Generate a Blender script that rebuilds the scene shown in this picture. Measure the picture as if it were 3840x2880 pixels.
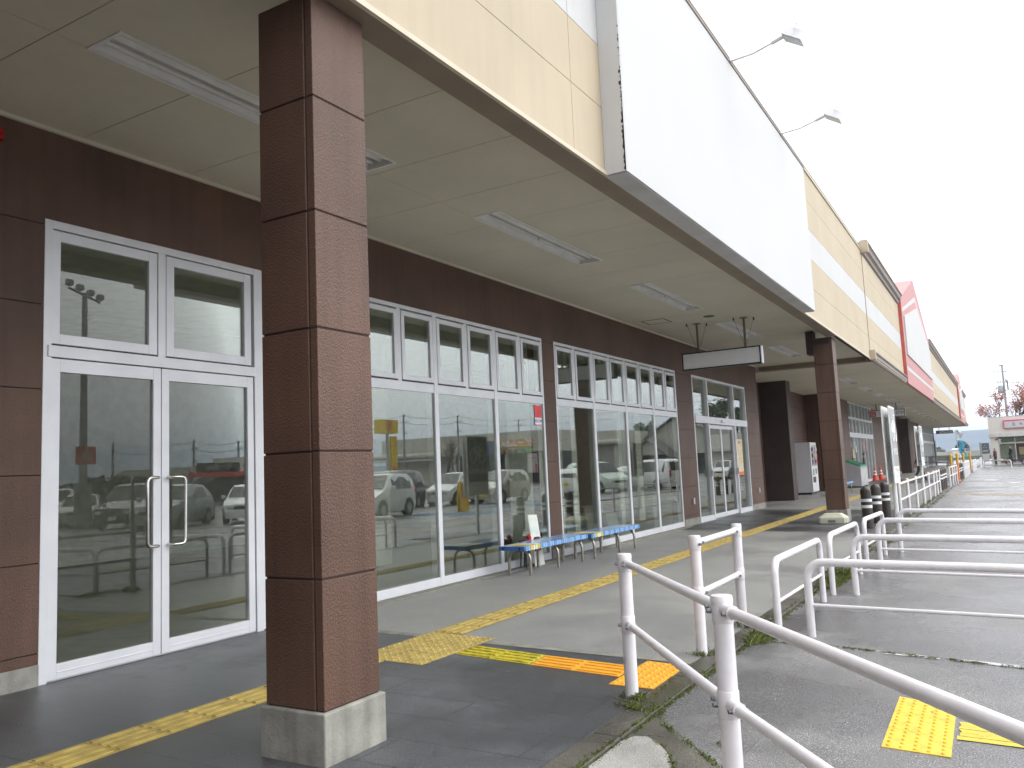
import bpy, bmesh, math, random
from mathutils import Vector, Matrix
PI = math.pi
R = math.radians
for o in list(bpy.data.objects): bpy.data.objects.remove(o)
scene = bpy.context.scene
COL = scene.collection

# ------------------------------------------------------------------ camera
H0 = 1.3
yaw, pitch, roll = R(-30.427), R(6.056), R(-2.550)
fwd = Vector((math.sin(yaw)*math.cos(pitch), math.cos(yaw)*math.cos(pitch), math.sin(pitch)))
rt = Vector((math.cos(yaw), -math.sin(yaw), 0))
up = rt.cross(fwd)
r2 = math.cos(roll)*rt + math.sin(roll)*up
u2 = -math.sin(roll)*rt + math.cos(roll)*up
cd = bpy.data.cameras.new('camera'); cam = bpy.data.objects.new('camera', cd); COL.objects.link(cam)
M = Matrix(((r2.x, u2.x, -fwd.x, 0), (r2.y, u2.y, -fwd.y, 0), (r2.z, u2.z, -fwd.z, H0), (0, 0, 0, 1)))
cam.matrix_world = M
cd.sensor_width = 36; cd.lens = 3080.72/3840*36; cd.clip_start = .05; cd.clip_end = 6000
scene.camera = cam

# ------------------------------------------------------------------ world, sun, exposure
SUN_EL, SUN_AZ = 45, 72          # overcast: a broad weak sun out over the car park
w = bpy.data.worlds.new('World'); scene.world = w; w.use_nodes = True
nt = w.node_tree; nt.nodes.clear()
sky = nt.nodes.new('ShaderNodeTexSky'); sky.sky_type = 'NISHITA'; sky.sun_disc = False
sky.sun_elevation = R(SUN_EL); sky.sun_rotation = R(SUN_AZ); sky.dust_density = 4; sky.air_density = 1.2
hs = nt.nodes.new('ShaderNodeHueSaturation'); hs.inputs['Saturation'].default_value = .12
hs.inputs['Value'].default_value = 1.0
bg = nt.nodes.new('ShaderNodeBackground'); bg.inputs['Strength'].default_value = .15
out = nt.nodes.new('ShaderNodeOutputWorld')
nt.links.new(sky.outputs[0], hs.inputs['Color']); ov = nt.nodes.new('ShaderNodeMix'); ov.data_type = 'RGBA'; ov.inputs[0].default_value = .80      # even cloud cover over the clear-sky model
ov.inputs[7].default_value = (5.1, 5.2, 5.35, 1)
nt.links.new(hs.outputs[0], ov.inputs[6]); nt.links.new(ov.outputs[2], bg.inputs['Color']); nt.links.new(bg.outputs[0], out.inputs['Surface'])
sd = bpy.data.lights.new('sun', 'SUN'); sd.energy = .35; sd.angle = R(60); sd.color = (1, .98, .95)
so = bpy.data.objects.new('sun', sd); COL.objects.link(so)
sv = Vector((math.sin(R(SUN_AZ))*math.cos(R(SUN_EL)), math.cos(R(SUN_AZ))*math.cos(R(SUN_EL)), math.sin(R(SUN_EL))))
so.rotation_euler = sv.to_track_quat('Z', 'Y').to_euler(); so.location = sv*50
scene.view_settings.view_transform = 'Standard'; scene.view_settings.look = 'None'
scene.view_settings.exposure = 1.52; scene.view_settings.gamma = 1
scene.render.engine = 'CYCLES'
scene.cycles.max_bounces = 10; scene.cycles.diffuse_bounces = 5; scene.cycles.glossy_bounces = 5
scene.cycles.transparent_max_bounces = 12; scene.cycles.transmission_bounces = 6

# ------------------------------------------------------------------ materials
MATS = {}
def srgb(r, g, b):
    f = lambda c: (c/12.92 if c <= .04045 else ((c+.055)/1.055)**2.4)
    return tuple(f(c/255) for c in (r, g, b))
def mat(name, col, rough=.6, metal=0, nscale=6, namt=.12, bump=0, bscale=80, spec=.5, col2=None, streak=0, big=0, coat=0):
    if name in MATS: return MATS[name]
    m = bpy.data.materials.new(name); m.use_nodes = True; nt = m.node_tree
    b = nt.nodes['Principled BSDF']
    tc = nt.nodes.new('ShaderNodeTexCoord')
    n = nt.nodes.new('ShaderNodeTexNoise'); n.inputs['Scale'].default_value = nscale; n.inputs['Detail'].default_value = 5
    nt.links.new(tc.outputs['Object'], n.inputs['Vector'])
    mx = nt.nodes.new('ShaderNodeMix'); mx.data_type = 'RGBA'
    c1 = tuple(c*(1-namt) for c in col); c2 = col2 or tuple(min(1, c*(1+namt)) for c in col)
    mx.inputs[6].default_value = (*c1, 1); mx.inputs[7].default_value = (*c2, 1)
    rp = nt.nodes.new('ShaderNodeMapRange'); rp.inputs[1].default_value = .3; rp.inputs[2].default_value = .7
    nt.links.new(n.outputs[0], rp.inputs[0]); nt.links.new(rp.outputs[0], mx.inputs[0])
    last = mx.outputs[2]
    if streak:
        mp = nt.nodes.new('ShaderNodeMapping'); mp.inputs['Scale'].default_value = (7, 7, .5)
        nt.links.new(tc.outputs['Object'], mp.inputs[0])
        n2 = nt.nodes.new('ShaderNodeTexNoise'); n2.inputs['Scale'].default_value = 1.6; n2.inputs['Detail'].default_value = 6
        nt.links.new(mp.outputs[0], n2.inputs['Vector'])
        r3 = nt.nodes.new('ShaderNodeMapRange'); r3.inputs[1].default_value = .45; r3.inputs[2].default_value = .75; r3.inputs[3].default_value = 1; r3.inputs[4].default_value = 1-streak
        nt.links.new(n2.outputs[0], r3.inputs[0])
        m2 = nt.nodes.new('ShaderNodeMix'); m2.data_type = 'RGBA'; m2.blend_type = 'MULTIPLY'; m2.inputs[0].default_value = 1
        nt.links.new(last, m2.inputs[6]); nt.links.new(r3.outputs[0], m2.inputs[7]); last = m2.outputs[2]
    nt.links.new(last, b.inputs['Base Color'])
    b.inputs['Roughness'].default_value = rough; b.inputs['Metallic'].default_value = metal
    b.inputs['Specular IOR Level'].default_value = spec; b.inputs['Coat Weight'].default_value = coat
    if bump:
        nb = nt.nodes.new('ShaderNodeTexNoise'); nb.inputs['Scale'].default_value = bscale; nb.inputs['Detail'].default_value = 3
        nt.links.new(tc.outputs['Object'], nb.inputs['Vector'])
        bp = nt.nodes.new('ShaderNodeBump'); bp.inputs['Strength'].default_value = bump; bp.inputs['Distance'].default_value = .01
        nt.links.new(nb.outputs[0], bp.inputs['Height']); nt.links.new(bp.outputs[0], b.inputs['Normal'])
    MATS[name] = m; return m

def ground_mat(name, base, agg, aggscale, wet, moss=None, joints=None, patch=.25, wr=(.22, .6), wdk=.50):
    """asphalt / paving: aggregate speckle, broad tone patches, damp areas by roughness, optional moss and slab joints"""
    m = bpy.data.materials.new(name); m.use_nodes = True; nt = m.node_tree; N = nt.nodes; Lk = nt.links.new
    b = N['Principled BSDF']; tc = N.new('ShaderNodeTexCoord')
    def noise(s, d=4, ro=.55):
        n = N.new('ShaderNodeTexNoise'); n.inputs['Scale'].default_value = s; n.inputs['Detail'].default_value = d; n.inputs['Roughness'].default_value = ro
        Lk(tc.outputs['Object'], n.inputs['Vector']); return n.outputs[0]
    def rng(x, a, b_, c=0, d=1):
        r = N.new('ShaderNodeMapRange'); r.inputs[1].default_value = a; r.inputs[2].default_value = b_; r.inputs[3].default_value = c; r.inputs[4].default_value = d
        Lk(x, r.inputs[0]); return r.outputs[0]
    def mixc(f, a, b_, mode='MIX'):
        x = N.new('ShaderNodeMix'); x.data_type = 'RGBA'; x.blend_type = mode
        if isinstance(f, (int, float)): x.inputs[0].default_value = f
        else: Lk(f, x.inputs[0])
        for i, v in ((6, a), (7, b_)):
            if isinstance(v, tuple): x.inputs[i].default_value = (*v, 1)
            else: Lk(v, x.inputs[i])
        return x.outputs[2]
    v = N.new('ShaderNodeTexVoronoi'); v.inputs['Scale'].default_value = aggscale; Lk(tc.outputs['Object'], v.inputs['Vector'])
    col = mixc(rng(v.outputs['Distance'], .1, .5, 0, 1), tuple(c*1.0 for c in agg), base)
    sp = noise(aggscale*1.7, 2); col = mixc(rng(sp, .58, .68, 0, .85), col, tuple(min(1, c*3.2) for c in agg))
    big = noise(.9, 6, .65)
    col = mixc(1, col, mixc(rng(big, .32, .68), (1-patch,)*3, (1+patch*.6,)*3), 'MULTIPLY')
    wn = noise(.55, 5, .6)
    wetf = rng(wn, .5-wet*.25, .62-wet*.25)
    col = mixc(1, col, mixc(wetf, (1, 1, 1), (wdk, wdk, wdk*1.03)), 'MULTIPLY')
    rough = rng(wetf, 0, 1, wr[1], wr[0])
    if joints:
        bt = N.new('ShaderNodeTexBrick'); bt.inputs['Scale'].default_value = 1; bt.inputs['Mortar Size'].default_value = .006
        bt.inputs['Brick Width'].default_value = joints[0]; bt.inputs['Row Height'].default_value = joints[1]; bt.inputs['Mortar Smooth'].default_value = .1
        bt.inputs['Color1'].default_value = (1, 1, 1, 1); bt.inputs['Color2'].default_value = (.93, .93, .93, 1); bt.inputs['Mortar'].default_value = (.55, .55, .55, 1)
        Lk(tc.outputs['Object'], bt.inputs['Vector']); col = mixc(1, col, bt.outputs['Color'], 'MULTIPLY')
    if moss:
        mn = noise(1.3, 7, .7); col = mixc(rng(mn, moss, moss+.12, 0, .7), col, (.05, .055, .02))
    Lk(col, b.inputs['Base Color']); Lk(rough, b.inputs['Roughness'])
    bp = N.new('ShaderNodeBump'); bp.inputs['Strength'].default_value = .5; bp.inputs['Distance'].default_value = .004
    Lk(v.outputs['Distance'], bp.inputs['Height']); Lk(bp.outputs[0], b.inputs['Normal'])
    MATS[name] = m; return m

brown = mat('brown_stucco', (.112, .061, .042), .5, nscale=1.3, namt=.22, bump=.6, bscale=95, spec=.4, streak=.2)
brown_dark = mat('brown_door', (.05, .03, .026), .6, nscale=3, bump=.2, bscale=120)
joint = mat('joint_dark', (.045, .027, .022), .9)  # dark brown of the panel joints and the backing behind them
tan = mat('tan_board', (.50, .42, .30), .7, nscale=1.2, namt=.05, bump=.12, bscale=150, streak=.06)
tanlip = mat('tan_metal_lip', (.60, .53, .40), .45, namt=.05)
whiteb = mat('white_board', (.53, .53, .525), .6, nscale=1, namt=.03, streak=.05)
signw = mat('sign_white_panel', (.55, .553, .55), .55, nscale=.8, namt=.02, spec=.35)
signmetal = mat('sign_soffit_metal', (.58, .58, .59), .35, metal=.1, nscale=2, namt=.15)
grime = mat('grimy_white', (.62, .63, .62), .6, nscale=25, namt=.5, col2=(.80, .80, .78), streak=.5)
ceilm = mat('soffit_board', (.61, .57, .465), .8, nscale=.9, namt=.06, bump=.05, bscale=200, streak=.04)
beamm = mat('beam_brown', (.25, .20, .145), .6, nscale=3, namt=.1)
alu = mat('aluminium_frame', (.74, .755, .785), .38, metal=.12, nscale=4, namt=.05)
steel = mat('stainless', (.62, .60, .58), .22, metal=1, nscale=10, namt=.08)
concrete = mat('concrete_base', (.30, .295, .26), .85, nscale=7, namt=.22, bump=.3, bscale=60, streak=.35)
concrete_l = mat('concrete_strip', (.24, .235, .20), .85, nscale=9, namt=.25, bump=.3, bscale=80)
railw = mat('white_rail_paint', (.80, .775, .80), .3, nscale=14, namt=.05, spec=.5, streak=.07)
railw2 = mat('white_fence_paint', (.74, .77, .74), .4, nscale=14, namt=.06, streak=.1)
bolt = mat('bolt_zinc', (.20, .22, .24), .35, metal=.8, nscale=60, namt=.3)
yellow = mat('tactile_yellow', (.46, .345, .10), .62, nscale=9, namt=.28, bump=.1, streak=0)
orange = mat('tactile_orange', (.80, .38, .03), .5, nscale=11, namt=.1)
yel2 = mat('tactile_bright_yellow', (.78, .52, .04), .5, nscale=14, namt=.16)
ylime = mat('tactile_worn_yellow', (.50, .42, .03), .6, nscale=18, namt=.4)
bollm = mat('bollard_brown', (.045, .035, .03), .38, nscale=8, namt=.1)
refl = mat('white_band', (.82, .84, .85), .4)
red = mat('red_board', (.50, .235, .23), .6, nscale=1, namt=.05, streak=.1)
redd = mat('red_trim', (.52, .10, .08), .5)
cornm = mat('cornice_brown', (.26, .22, .195), .6, namt=.15)
blue = mat('bench_blue', (.20, .36, .62), .2, nscale=8, namt=.1)
bluel = mat('bench_block_blue', (.25, .47, .85), .35)
blued = mat('bench_end_blue', (.05, .15, .42), .4)
byel = mat('bench_yellow', (.72, .58, .05), .4); bwht = mat('bench_cream', (.78, .74, .62), .4)
blk = mat('black_plastic', (.015, .015, .017), .4)
greym = mat('grey_panel', (.40, .40, .42), .4, metal=0, namt=.04)
green = mat('green_lid', (.02, .20, .10), .4)
tubem = mat('lamp_tube_unlit', (.62, .62, .60), .3)
trayw = mat('lamp_tray_white', (.72, .72, .70), .45, namt=.08)
skin = mat('skin', (.45, .27, .19), .6); hair = mat('hair', (.015, .012, .01), .7)
tyre = mat('tyre', (.02, .02, .02), .8); rim = mat('wheel_rim', (.5, .5, .52), .3, metal=.8)
cglass = mat('car_glass', (.02, .025, .028), .08, spec=.8)
plate_y = mat('plate_yellow', (.75, .55, .05), .5); plate_w = mat('plate_white', (.75, .75, .75), .5)
lampc = mat('headlight_lens', (.7, .7, .68), .12); lampr = mat('tail_light', (.45, .02, .02), .2)
poleg = mat('galvanised_pole', (.30, .31, .32), .5, metal=.4, nscale=5)
polec = mat('utility_pole_concrete', (.28, .26, .27), .8)
wirem = mat('cable_black', (.03, .03, .03), .6)
bark = mat('bark', (.10, .075, .06), .9, nscale=12, namt=.3)

def glass_mat(nm, k):
    m = bpy.data.materials.new(nm); m.use_nodes = True; nt = m.node_tree; nt.nodes.clear()
    o = nt.nodes.new('ShaderNodeOutputMaterial'); mx = nt.nodes.new('ShaderNodeMixShader')
    tr = nt.nodes.new('ShaderNodeBsdfTransparent'); tr.inputs[0].default_value = (.84, .86, .82, 1)
    gl = nt.nodes.new('ShaderNodeBsdfGlossy'); gl.inputs['Roughness'].default_value = .0; gl.inputs['Color'].default_value = (.97, .99, 1, 1)
    fr = nt.nodes.new('ShaderNodeFresnel'); fr.inputs[0].default_value = 1.52
    # two faces of one sheet: R2 = 2R/(1+R)
    a = nt.nodes.new('ShaderNodeMath'); a.operation = 'MULTIPLY'; a.inputs[1].default_value = k
    c = nt.nodes.new('ShaderNodeMath'); c.operation = 'ADD'; c.inputs[1].default_value = 1
    d = nt.nodes.new('ShaderNodeMath'); d.operation = 'DIVIDE'
    nt.links.new(fr.outputs[0], a.inputs[0]); nt.links.new(fr.outputs[0], c.inputs[0])
    nt.links.new(a.outputs[0], d.inputs[0]); nt.links.new(c.outputs[0], d.inputs[1])
    nt.links.new(d.outputs[0], mx.inputs[0]); nt.links.new(tr.outputs[0], mx.inputs[1]); nt.links.new(gl.outputs[0], mx.inputs[2])
    nt.links.new(mx.outputs[0], o.inputs[0]); return m
glass = glass_mat('window_glass', .80)
glass_hi = glass_mat('transom_glass', 1.0)

asph = ground_mat('asphalt_parking', (.165, .160, .158), (.23, .225, .222), 105, .45, moss=.72, patch=.2, wr=(.27, .56), wdk=.66)
pave = ground_mat('asphalt_walkway', (.245, .242, .228), (.305, .30, .282), 190, .1, moss=.72, patch=.12, wr=(.34, .52), wdk=.86)
dark = ground_mat('dark_paving_slabs', (.100, .103, .109), (.125, .128, .135), 170, .35, joints=(1.35, .335), patch=.3, wr=(.28, .55))
kerbm = ground_mat('kerb_concrete', (.105, .096, .078), (.15, .14, .115), 120, .3, moss=.47)
patchm = ground_mat('old_concrete', (.33, .325, .295), (.38, .37, .34), 130, .1, moss=.66)
fieldm = mat('field', (.16, .15, .12), .95, nscale=.02, namt=.35)

# ------------------------------------------------------------------ mesh builder
def wloc(o):
    v = Vector((0, 0, 0))
    while o: v += o.location; o = o.parent
    return v
class MB:
    def __init__(s): s.v = []; s.f = []; s.m = []
    def add(s, vs, fs, m=0):
        k = len(s.v); s.v += [Vector(p) for p in vs]
        for f in fs: s.f.append([i+k for i in f]); s.m.append(m)
        return s
    def box(s, x0, x1, y0, y1, z0, z1, m=0):
        return s.add([(x0,y0,z0),(x1,y0,z0),(x1,y1,z0),(x0,y1,z0),(x0,y0,z1),(x1,y0,z1),(x1,y1,z1),(x0,y1,z1)],
                     [(0,3,2,1),(4,5,6,7),(0,1,5,4),(1,2,6,5),(2,3,7,6),(3,0,4,7)], m)
    def quad(s, a, b, c, d, m=0): return s.add([a, b, c, d], [(0, 1, 2, 3)], m)
    def prism(s, poly, ax, a, b, m=0):
        # poly: 2-D outline, ax: extrusion axis
        def P(p, t):
            return {'x': (t, p[0], p[1]), 'y': (p[0], t, p[1]), 'z': (p[0], p[1], t)}[ax]
        n = len(poly); vs = [P(p, a) for p in poly]+[P(p, b) for p in poly]
        fs = [tuple(range(n))[::-1], tuple(range(n, 2*n))]+[(i, (i+1) % n, n+(i+1) % n, n+i) for i in range(n)]
        return s.add(vs, fs, m)
    def tube(s, pts, r, n=12, m=0, caps=True, closed=False):
        pts = [Vector(p) for p in pts]; N = len(pts); k = len(s.v)
        rr = r if isinstance(r, (list, tuple)) else [r]*N
        prev = None
        for i, p in enumerate(pts):
            if closed: t = (pts[(i+1) % N]-pts[i-1]).normalized()
            elif i == 0: t = (pts[1]-p).normalized()
            elif i == N-1: t = (p-pts[i-1]).normalized()
            else: t = ((pts[i+1]-p).normalized()+(p-pts[i-1]).normalized()).normalized()
            if prev is None:
                a = t.cross(Vector((0, 0, 1)))
                if a.length < 1e-3: a = t.cross(Vector((0, 1, 0)))
                a.normalize()
            else:
                a = prev-t*prev.dot(t); a.normalize()
            prev = a; b = t.cross(a)
            for j in range(n):
                an = 2*PI*j/n; s.v.append(p+(a*math.cos(an)+b*math.sin(an))*rr[i])
        rings = N if closed else N-1
        for i in range(rings):
            i2 = (i+1) % N
            for j in range(n):
                s.f.append([k+i*n+j, k+i*n+(j+1) % n, k+i2*n+(j+1) % n, k+i2*n+j]); s.m.append(m)
        if caps and not closed:
            s.f.append([k+j for j in range(n)][::-1]); s.m.append(m)
            s.f.append([k+(N-1)*n+j for j in range(n)]); s.m.append(m)
        return s
    def lathe(s, c, prof, n=20, m=0):
        k = len(s.v); 
        for (r, z) in prof:
            for j in range(n): s.v.append(Vector((c[0]+r*math.cos(2*PI*j/n), c[1]+r*math.sin(2*PI*j/n), c[2]+z)))
        for i in range(len(prof)-1):
            for j in range(n):
                s.f.append([k+i*n+j, k+i*n+(j+1) % n, k+(i+1)*n+(j+1) % n, k+(i+1)*n+j]); s.m.append(m)
        s.f.append([k+j for j in range(n)][::-1]); s.m.append(m)
        s.f.append([k+(len(prof)-1)*n+j for j in range(n)]); s.m.append(m)
        return s
    def build(s, name, mats, parent=None, smooth=False, bevel=0, origin=None):
        if not isinstance(mats, (list, tuple)): mats = [mats]
        if parent is None:
            if origin is None:
                xs = [v.x for v in s.v]; ys = [v.y for v in s.v]; zs = [v.z for v in s.v]
                origin = Vector(((min(xs)+max(xs))/2, (min(ys)+max(ys))/2, min(zs)))
            off = Vector(origin)
        else: off = wloc(parent)
        me = bpy.data.meshes.new(name); me.from_pydata([tuple(v-off) for v in s.v], [], s.f)
        for m in mats: me.materials.append(m)
        me.polygons.foreach_set('material_index', s.m)
        if smooth: me.polygons.foreach_set('use_smooth', [True]*len(s.f))
        me.update()
        o = bpy.data.objects.new(name, me); COL.objects.link(o)
        if parent is None: o.location = off
        else: o.parent = parent
        if smooth:
            md = o.modifiers.new('edge', 'EDGE_SPLIT'); md.split_angle = R(40)
        if bevel:
            md = o.modifiers.new('bevel', 'BEVEL'); md.width = bevel; md.segments = 2; md.limit_method = 'ANGLE'; md.angle_limit = R(40)
        return o
    def each(s, name, mats, parent, **kw):
        # every connected piece becomes an object of its own
        par = list(range(len(s.v)))
        def fd(i):
            while par[i] != i: par[i] = par[par[i]]; i = par[i]
            return i
        for f in s.f:
            for i in f[1:]: par[fd(i)] = fd(f[0])
        gr = {}
        for f, m in zip(s.f, s.m): gr.setdefault(fd(f[0]), []).append((f, m))
        out = []
        for fs in gr.values():
            q = MB(); mp = {}
            for f, m in fs:
                for i in f:
                    if i not in mp: mp[i] = len(q.v); q.v.append(s.v[i])
                q.f.append([mp[i] for i in f]); q.m.append(m)
            out.append(q.build(name, mats, parent, **kw))
        return out
def tag(o, label, cat, group=None):
    o['label'] = label; o['category'] = cat
    if group: o['group'] = group
    return o
def struct(o): o['kind'] = 'structure'; return o
def thing(name, label, cat, loc=(0, 0, 0), group=None):
    o = bpy.data.objects.new(name, None); o.empty_display_size = .2; COL.objects.link(o); o.location = loc
    return tag(o, label, cat, group)
KIDS = {}
def dup(root, loc, rz=0, label=None):
    def cp(o, par):
        c = o.copy(); COL.objects.link(c); c.parent = par
        for k in o.children: cp(k, c)
        return c
    r = cp(root, None); r.location = loc; r.rotation_euler = (0, 0, rz)
    if label: r['label'] = label
    return r
def text_mesh(s, size, material, name, parent, matrix, depth=.004, bold=0):
    cu = bpy.data.curves.new('t', 'FONT'); cu.body = s; cu.size = size; cu.extrude = depth/2; cu.offset = bold*size; cu.align_x = 'CENTER'; cu.align_y = 'CENTER'
    to = bpy.data.objects.new('t', cu); COL.objects.link(to)
    dg = bpy.context.evaluated_depsgraph_get(); dg.update()
    me = bpy.data.meshes.new_from_object(to.evaluated_get(dg)); bpy.data.objects.remove(to)
    me.transform(matrix)
    if parent is not None: me.transform(Matrix.Translation(-wloc(parent)))
    me.materials.clear(); me.materials.append(material)
    o = bpy.data.objects.new(name, me); COL.objects.link(o); o.parent = parent
    return o
def face_mat(origin, right, upv):
    r = Vector(right).normalized(); u = Vector(upv).normalized(); n = r.cross(u)
    return Matrix(((r.x, u.x, n.x, origin[0]), (r.y, u.y, n.y, origin[1]), (r.z, u.z, n.z, origin[2]), (0, 0, 0, 1)))

def strokes(n, w_, h_, material, name, parent, matrix, seed=1):
    # lettering too small to read in the photograph: short brush strokes in its place, size and colour
    random.seed(seed); m = MB(); cw = w_/n
    for k in range(n):
        for q in range(4):
            cx, cz = -w_/2+cw*(k+.5)+random.uniform(-.22, .22)*cw, random.uniform(-.35, .35)*h_
            a, b = (random.uniform(.18, .34)*cw, .05*h_) if q % 2 else (.045*cw, random.uniform(.15, .3)*h_)
            m.v += [matrix @ Vector(p) for p in ((cx-a, cz-b, 0), (cx+a, cz-b, 0), (cx+a, cz+b, 0), (cx-a, cz+b, 0))]
            i = len(m.v)-4; m.f.append([i, i+1, i+2, i+3]); m.m.append(0)
    return m.build(name, material, parent)

# ------------------------------------------------------------------ ground
def sm(t): t = max(0, min(1, t)); return t*t*(3-2*t)
def pz(x, y):
    return -.02-.012*(max(-1.7, min(x, 25))+1.7)-.06*sm((y-9)/9)
def grid_sheet(name, xs, ys, zf, material):
    vs = [(x, y, zf(x, y)) for y in ys for x in xs]; n = len(xs)
    fs = [(j*n+i, j*n+i+1, (j+1)*n+i+1, (j+1)*n+i) for j in range(len(ys)-1) for i in range(n-1)]
    m = MB(); m.add(vs, fs); return m.build(name, material, origin=(0, 0, 0), smooth=False)
struct(grid_sheet('ground', [-3000, -300, -80, 150, 600, 3000], [-1500, -200, 150, 400, 1200, 3000], lambda x, y: -.75, fieldm))
struct(grid_sheet('parking_lot', [-1.70, -1, 0, 2, 6, 12, 25, 60, 130], [-60, -20, 0, 4, 7, 9, 11, 13, 15, 18, 25, 40, 70, 110, 150], pz, asph))
struct(grid_sheet('parking_lot_side', [-60, -20, -1.70], [95.2, 110, 140, 150], lambda x, y: -.085, asph))
# walkway (light asphalt) and the darker slabs under the two entrances
m = MB(); m.box(-6.9, -1.86, -46, 95.2, -.3, -.004); struct(m.build('walkway', pave, origin=(0, 0, 0)))
m = MB()
m.add([(-5.74, -46, .001), (-1.865, -46, .001), (-1.865, 5.30, .001), (-5.74, 5.56, .001)], [(0, 1, 2, 3)])
m.add([(-5.74, 16.0, .001), (-1.865, 15.1, .001), (-1.865, 21.3, .001), (-5.74, 22.4, .001)], [(0, 1, 2, 3)])
m.add([(-5.74, 41.0, .001), (-1.865, 40, .001), (-1.865, 46.3, .001), (-5.74, 47.4, .001)], [(0, 1, 2, 3)])
struct(m.build('entrance_paving', dark, origin=(0, 0, 0)))
m = MB(); m.add([(-5.74, 5.56, .003), (-1.865, 5.30, .003), (-1.865, 5.38, .003), (-5.74, 5.67, .003)], [(0, 1, 2, 3)])
m.add([(-5.74, 15.95, .003), (-1.865, 15.05, .003), (-1.865, 15.13, .003), (-5.74, 16.04, .003)], [(0, 1, 2, 3)])
struct(m.build('paving_edge_strip', concrete_l, origin=(0, 0, 0)))
m = MB(); yy = -46
while yy < 95: m.box(-1.862, -1.705, yy, yy+.594, -.3, .001); yy += .6
struct(m.build('kerb', kerbm, origin=(0, 0, 0), bevel=.006))
# worn concrete patch by the kerb and the dark strip round it
m = MB(); P = [(-1.70, 2.0), (-.55, 2.0), (-1.0, 2.9), (-1.20, 3.27), (-1.335, 3.5), (-1.43, 3.70), (-1.52, 3.82), (-1.61, 3.90), (-1.67, 3.88), (-1.70, 3.80)]
m.add([(x, y, pz(x, y)+.004) for x, y in P], [tuple(range(len(P)))]); struct(m.build('concrete_patch', patchm, origin=(0, 0, 0)))
m = MB(); P = [(-1.70, 1.6), (-.2, 1.6), (-.75, 3.0), (-1.18, 3.64), (-1.45, 3.92), (-1.62, 4.12), (-1.70, 4.3)]
m.add([(x, y, pz(x, y)+.002) for x, y in P], [tuple(range(len(P)))]); struct(m.build('gutter_strip', kerbm, origin=(0, 0, 0)))
# painted marks
def strip(mb, pts, wd, dz=.004, m=0):
    for (a, b) in zip(pts[:-1], pts[1:]):
        d = Vector((b[0]-a[0], b[1]-a[1], 0)).normalized(); n = Vector((-d.y, d.x, 0))*wd/2
        L = math.hypot(b[0]-a[0], b[1]-a[1]); k = max(1, int(L/1.0))
        for i in range(k):
            p = (a[0]+(b[0]-a[0])*i/k, a[1]+(b[1]-a[1])*i/k); q = (a[0]+(b[0]-a[0])*(i+1)/k, a[1]+(b[1]-a[1])*(i+1)/k)
            mb.quad(*[(x, y, pz(x, y)+dz) for x, y in ((p[0]-n.x, p[1]-n.y), (q[0]-n.x, q[1]-n.y), (q[0]+n.x, q[1]+n.y), (p[0]+n.x, p[1]+n.y))], m)
def worn_paint(name, col, thr):
    m = mat(name, col, .6, nscale=30, namt=.1)
    m.blend_method = 'HASHED' if hasattr(m, 'blend_method') else None
    nt = m.node_tree; b = nt.nodes['Principled BSDF']; tc = nt.nodes.new('ShaderNodeTexCoord'); n = nt.nodes.new('ShaderNodeTexNoise')
    n.inputs['Scale'].default_value = 9; n.inputs['Detail'].default_value = 8; n.inputs['Roughness'].default_value = .7
    mp = nt.nodes.new('ShaderNodeMapping'); mp.inputs['Scale'].default_value = (1, 2.2, 1)
    r = nt.nodes.new('ShaderNodeMapRange'); r.inputs[1].default_value = thr; r.inputs[2].default_value = thr+.03
    nt.links.new(tc.outputs['Object'], mp.inputs[0]); nt.links.new(mp.outputs[0], n.inputs['Vector']); nt.links.new(n.outputs[0], r.inputs[0]); nt.links.new(r.outputs[0], b.inputs['Alpha'])
    return m
wp = worn_paint('worn_white_paint', (.62, .62, .60), .50); yp = worn_paint('worn_yellow_paint', (.68, .44, .03), .12); bp_ = worn_paint('worn_blue_paint', (.10, .20, .33), .47)
wp2 = worn_paint('white_paint', (.68, .68, .66), .32)
m = MB()
strip(m, [(-.86, 6.17), (-.3, 6.10), (.9, 5.96), (2, 5.9)], .07, m=0)
for (a, b, wd) in [((-1.41, 40.7), (2.5, 37.4), .12), ((-.72, 44.6), (-.25, 44.4), .7), ((-.9, 50), (.6, 49.2), .12), ((-.9, 62), (1.6, 61), .15), ((.21, 40.8), (.55, 40.6), .7),
                   ((.2, 36), (.5, 35.9), .3), ((.42, 33.7), (.62, 33.5), .3), ((.55, 33.5), (9, 26), .12)]: strip(m, [a, b], wd, m=1)
for k in range(14): strip(m, [(4.2, 11+2.6*k), (9.3, 11+2.6*k)], .1, m=1); strip(m, [(13.5, 11+2.6*k), (18.6, 11+2.6*k)], .1, m=1)
strip(m, [(-1.62, 31.7), (.5, 28.9), (3, 26)], .10, m=2); strip(m, [(1.6, 8), (1.9, 60)], .1, m=2)
for (x, y) in ((4.3, 24.2), (4.6, 29.4)):
    m.quad(*[(a, b, pz(a, b)+.003) for a, b in ((x, y), (x+4.4, y), (x+4.4, y+2.2), (x, y+2.2))], 3)
struct(m.build('road_marking', [wp, wp2, yp, bp_], origin=(0, 0, 0)))

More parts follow.
